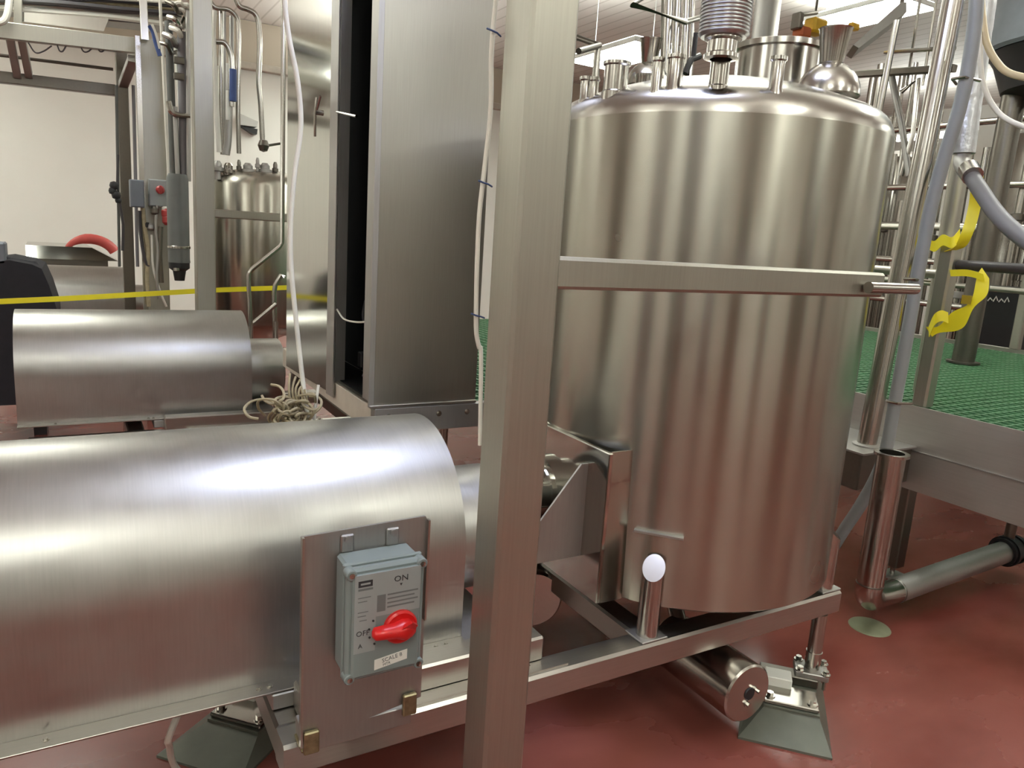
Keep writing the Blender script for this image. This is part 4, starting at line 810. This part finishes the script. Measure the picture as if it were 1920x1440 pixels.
# filter housing and pipe cluster
FH = thing('filter_housing', 'dark grey cylindrical filter housing with black bottom left of the second post', 'filter', AY(336, 530, 5.9))
fa, fb = AY(334, 335, 5.9), AY(336, 492, 5.9); r_ = 20 / FPX * 5.2
part(MB().lathe([(0, fb.z), (r_, fb.z), (r_, fb.z + 0.01), (r_ * 0.97, fb.z + 0.02), (r_ * 0.97, fa.z), (r_ * 0.8, fa.z + 0.03), (0, fa.z + 0.03)], (fb.x, 5.9, 0), 28), 'bowl', 'filter_grey', FH)
part(MB().lathe([(r_ * 1.04, fb.z + 0.10), (r_ * 1.04, fb.z + 0.115), (r_ * 0.96, fb.z + 0.12)], (fb.x, 5.9, 0), 28), 'ring', 'pipe_steel', FH)
part(MB().lathe([(0, fb.z - 0.13), (r_ * 0.45, fb.z - 0.13), (r_ * 0.6, fb.z - 0.06), (r_ * 0.95, fb.z - 0.04), (r_ * 0.95, fb.z - 0.001)], (fb.x, 5.9, 0), 24), 'drain_bowl', 'black_rubber', FH)
part(MB().lathe([(0, -0.02), (0.02, -0.01), (0.02, 0.01), (0, 0.02)], AY(331, 505, 5.8), 12), 'gauge', 'pipe_steel', FH)
PC = thing('pipe_cluster', 'cluster of grey vertical pipes between the wireway and the second post', 'pipes', (AY(335, 300, 6.0).x, 6.0, 0))
for (u0, u1, wpx, m_, va, vb_, Y) in ((316, 326, 14, 'filter_grey', 40, 335, 6.05), (330, 338, 8, 'white_label', 80, 200, 6.1), (341, 345, 16, 'grey_hose', 60, 335, 6.0), (352, 354, 8, 'plate_steel', 20, 340, 5.95), (328, 334, 9, 'plate_steel', 200, 335, 5.98)):
    part(MB().cyl(AY(u0, va, Y), AY(u1, vb_, Y), wpx / 2 / FPX * 5.3, 12), 'pipe', m_, PC)
part(MB().tube(cr([AY(316, 190, 5.95), AY(322, 210, 5.95), AY(336, 216, 5.95), AY(356, 218, 5.95)], 5), 0.02, 10), 'u_bend', 'pipe_steel', PC)
for k in range(9):
    u = random.uniform(305, 352); v = random.uniform(5, 85)
    part(MB().tube(cr([AY(u - 14, v + random.uniform(-10, 10), 6.0), AY(u, v, 5.95), AY(u + 8, v + 14, 6.0), AY(u + 18, v + random.uniform(-4, 22), 6.05)], 4), random.uniform(0.012, 0.024), 8), 'fitting', random.choice(('pipe_steel', 'plate_steel', 'dark_steel', 'white_cable')), PC)
for (pts, m_) in ((((280, 48), (287, 60), (292, 80), (300, 105)), 'blue_band'), (((284, 46), (293, 70), (298, 92)), 'white_cable')):
    part(MB().tube(cr([AY(u, v, 5.9) for u, v in pts], 4), 0.014, 8), 'blue_hose', m_, PC)
for v in (110, 140): part(MB().box(AY(326, v + 8, 5.93), AY(346, v - 2, 5.93) + V(0, 0.03, 0), 0.004), 'bracket', 'dark_steel', PC)
# pipes between second post and cabinet
OP = thing('overhead_pipes', 'goosenecked steel pipes dropping toward the small tank right of the second post', 'pipes', (AY(440, 300, 6.4).x, 6.4, 1.9))
def px(pts, Y, wpx, m_='pipe_steel', nm='pipe', k=6): part(MB().tube(cr([AY(u, v, Y) for u, v in pts], k), wpx / 2 / FPX * 5.6, 12), nm, m_, OP)
px(((438, -20), (448, 10), (465, 18), (478, 26), (485, 45), (487, 90), (485, 150), (489, 200), (492, 262)), 6.35, 10, nm='gooseneck')
px(((392, 0), (404, 14), (428, 18), (442, 30), (447, 50), (447, 120), (446, 200), (448, 288)), 6.45, 9, nm='gooseneck')
px(((395, 72), (404, 78), (420, 80), (430, 95), (434, 120), (434, 200)), 6.3, 10, nm='gooseneck')
px(((402, 20), (400, 60), (402, 120), (406, 200), (411, 285)), 6.2, 9, 'white_cable')
px(((414, 20), (414, 150), (417, 290)), 6.5, 8); px(((421, 20), (421, 290)), 6.55, 6, 'plate_steel')
px(((437, 130), (437, 190)), 6.28, 13, 'blue_band', 'blue_sleeve'); px(((430, 120), (428, 250), (424, 290)), 6.4, 14, 'plate_steel')
px(((434, 30), (434, 100)), 6.6, 9, 'plate_steel'); px(((427, 170), (427, 225)), 6.3, 7, 'white_label')
q = AY(494, 273, 6.35); part(MB().lathe([(0, -0.05), (0.03, -0.04), (0.045, 0), (0.03, 0.04), (0, 0.05)], q, 16).cyl(q + V(0.02, 0, 0), q + V(0.13, 0, 0.03), 0.010, 8), 'valve', 'dark_steel', OP)
# small second tank
T2c = AY(492, 460, 6.55); R2 = 0.455
T2 = thing('small_tank', 'smaller stainless tank in the left background beside the handrail', 'tank', (T2c.x, T2c.y, 0))
zs = AY(470, 345, 6.1).z
part(MB().lathe([(R2 * 0.3, 0.62), (R2 - 0.02, 0.75), (R2, 0.78), (R2, zs), (R2 - 0.02, zs + 0.05), (R2 * 0.85, zs + 0.09), (R2 * 0.4, zs + 0.13), (0, zs + 0.14)], T2c * 1.0 - V(0, 0, T2c.z), 64), 'shell', 'tank_steel', T2)
for k in range(4):
    a_ = k * PI / 2 + 0.5; part(MB().cyl((T2c.x + R2 * 0.85 * math.cos(a_), T2c.y + R2 * 0.85 * math.sin(a_), 0), (T2c.x + R2 * 0.85 * math.cos(a_), T2c.y + R2 * 0.85 * math.sin(a_), 0.8), 0.03, 14), 'leg', 'dark_steel', T2)
for (u, v, wpx) in ((408, 314, 22), (428, 318, 24), (448, 312, 10), (465, 318, 26), (483, 308, 10), (497, 318, 26), (516, 316, 12)):
    q = AY(u, v, 6.3); s_ = wpx / 2 / FPX * 5.6; part(MB().lathe([(s_ * 0.6, zs + 0.02 - q.z), (s_ * 0.6, -0.03), (s_, -0.025), (s_, 0.0), (s_ * 0.7, 0.005), (s_ * 0.7, 0.03), (s_ * 0.4, 0.05), (0, 0.05)], q, 16), 'fitting', random.choice(('pipe_steel', 'dark_steel', 'plate_steel')), T2)
WL = thing('wall_bracket', 'small dark bracket on the white wall above the small tank', 'bracket', AY(466, 250, 11.85))
a_ = AY(466, 235, 11.9); part(MB().prism([AY(450, 213, 11.8), AY(484, 228, 11.8), AY(482, 238, 11.8), AY(450, 234, 11.8)], (0, 0.19, 0)), 'shade', 'plate_steel', WL)
part(MB().prism([AY(452, 236, 11.85), AY(483, 242, 11.85), AY(482, 252, 11.85), AY(474, 251, 11.85)], (0, 0.14, 0)), 'underside', 'black_rubber', WL)
# handrail stair by the small tank
HR = thing('stair_handrail', 'bent tubular stair handrail in front of the small tank', 'handrail', AY(500, 640, 5.1))
def hrail(pts, wpx, Y): part(MB().tube([AY(u, v, Y) for u, v in pts], wpx / 2 / FPX * 4.6, 12), 'rail', 'pipe_steel', HR)
hrail(((532, -20), (529, 455), (524, 463), (472, 505), (466, 515), (466, 530), (470, 612)), 9, 5.1)
hrail(((532, 520), (527, 516), (516, 535), (514, 550), (516, 640)), 10, 5.3)
hrail(((472, 608), (518, 570)), 9, 5.2)
for u in (470, 517):
    q = AY(u, 630, 5.2); part(MB().cyl((q.x, 5.2, 0.0), (q.x, 5.2, q.z + 0.1), 0.016, 12), 'foot_post', 'pipe_steel', HR)
# yellow tape line
TL = solo(MB().ribbon([AY(-60, 568, 5.6), AY(120, 560, 5.62), AY(260, 552, 5.6), AY(400, 544, 5.6), AY(545, 539, 5.62)], V(0, 0, 0.034)), 'tape_line', 'yellow_tape', 'yellow caution tape stretched across the left side above the second motor guard', 'tape')
# third and fourth guard, red ring, black cover
G3 = cp(G1, (-0.42, 6.6, 0.0), 'rounded stainless motor guard half hidden behind the black cover')
fl = AY(140, 462, 9.4)
LD = thing('flat_hood', 'flat shiny hood behind the farthest motor guard', 'hood', (fl.x, 9.5, 0))
p0, p1 = AY(47, 456, 9.4), AY(222, 490, 9.4)
part(MB().loft([[V(p0.x, 9.4, p1.z), V(p1.x, 9.4, p1.z), V(p1.x, 9.9, p1.z), V(p0.x, 9.9, p1.z)], [V(p0.x, 9.45, p0.z - 0.02), V(p1.x - 0.25, 9.45, p0.z - 0.02), V(p1.x - 0.3, 9.9, p0.z), V(p0.x, 9.9, p0.z)]]), 'top', 'mirror_steel', LD, smooth=0)
part(MB().box((p0.x + 0.1, 9.45, 0), (p1.x - 0.1, 9.85, p1.z - 0.001)), 'stand', 'dark_steel', LD)
c_ = AY(170, 486, 9.5); rg = MB(); pts = []
for k in range(13): a_ = math.radians(150 - 125 * k / 12); pts.append(c_ + V(0.26 * math.cos(a_), 0.0, 0.22 * math.sin(a_)))
solo(rg.tube(pts, [0.02 + 0.035 * min(1, k / 5) for k in range(13)], 14), 'red_hose_bend', 'pink_red', 'thick red curved hose bend on the far motor guard', 'hose')
BC = thing('covered_machine', 'machine under a black cover at the left edge behind the yellow tape', 'machine', (AY(20, 600, 6.2).x, 6.4, 0))
def cvp(u, v): return AY(u, v, 6.0)
top = [cvp(-80, 492), cvp(0, 490), cvp(18, 488), cvp(60, 496), cvp(78, 504), cvp(92, 535), cvp(106, 578)]
bot = [V(p.x, p.y, 0.25) for p in top]
ring = top + bot[::-1]
part(MB().loft([ring, [p + V(0.02, 0.25, 0.03) if i < 7 else p + V(0.02, 0.25, 0) for i, p in enumerate(ring)], [p + V(0, 0.6, -0.05) if i < 7 else p + V(0, 0.6, 0) for i, p in enumerate(ring)]]), 'cover', 'black_cloth', BC, smooth=0)
for k in range(9):
    q = cvp(-6 + k * 8, 491 + abs(k - 2) * 1.2); part(MB().lathe([(0, -0.03), (0.045, -0.02), (0.05, 0.0), (0.03, 0.025), (0, 0.03)], q + V(0, 0.1, 0), 10), 'gathered_fold', 'black_cloth', BC)
part(MB().box(cvp(-40, 495), cvp(9, 455) + V(0, 0.2, 0), 0.01), 'grey_block', 'box_bluegrey', BC)
for dx in (-0.45, 0.1): part(MB().box((AY(20, 600, 6.2).x + dx, 6.1, 0), (AY(20, 600, 6.2).x + dx + 0.08, 6.4, 0.26)), 'stand', 'black_rubber', BC)
# dark block under the guard by the left, white cable on the floor
solo(MB().tube(cr([V(0.27, 2.05, 0.40), AZ(322, 1368, 0.30), AZ(318, 1400, 0.2), AZ(330, 1440, 0.05), AZ(380, 1480, 0.01), AZ(460, 1520, 0.008)], 6), 0.009, 10), 'floor_cable', 'white_cable', 'white cable curling to the floor below the large motor guard', 'cable')
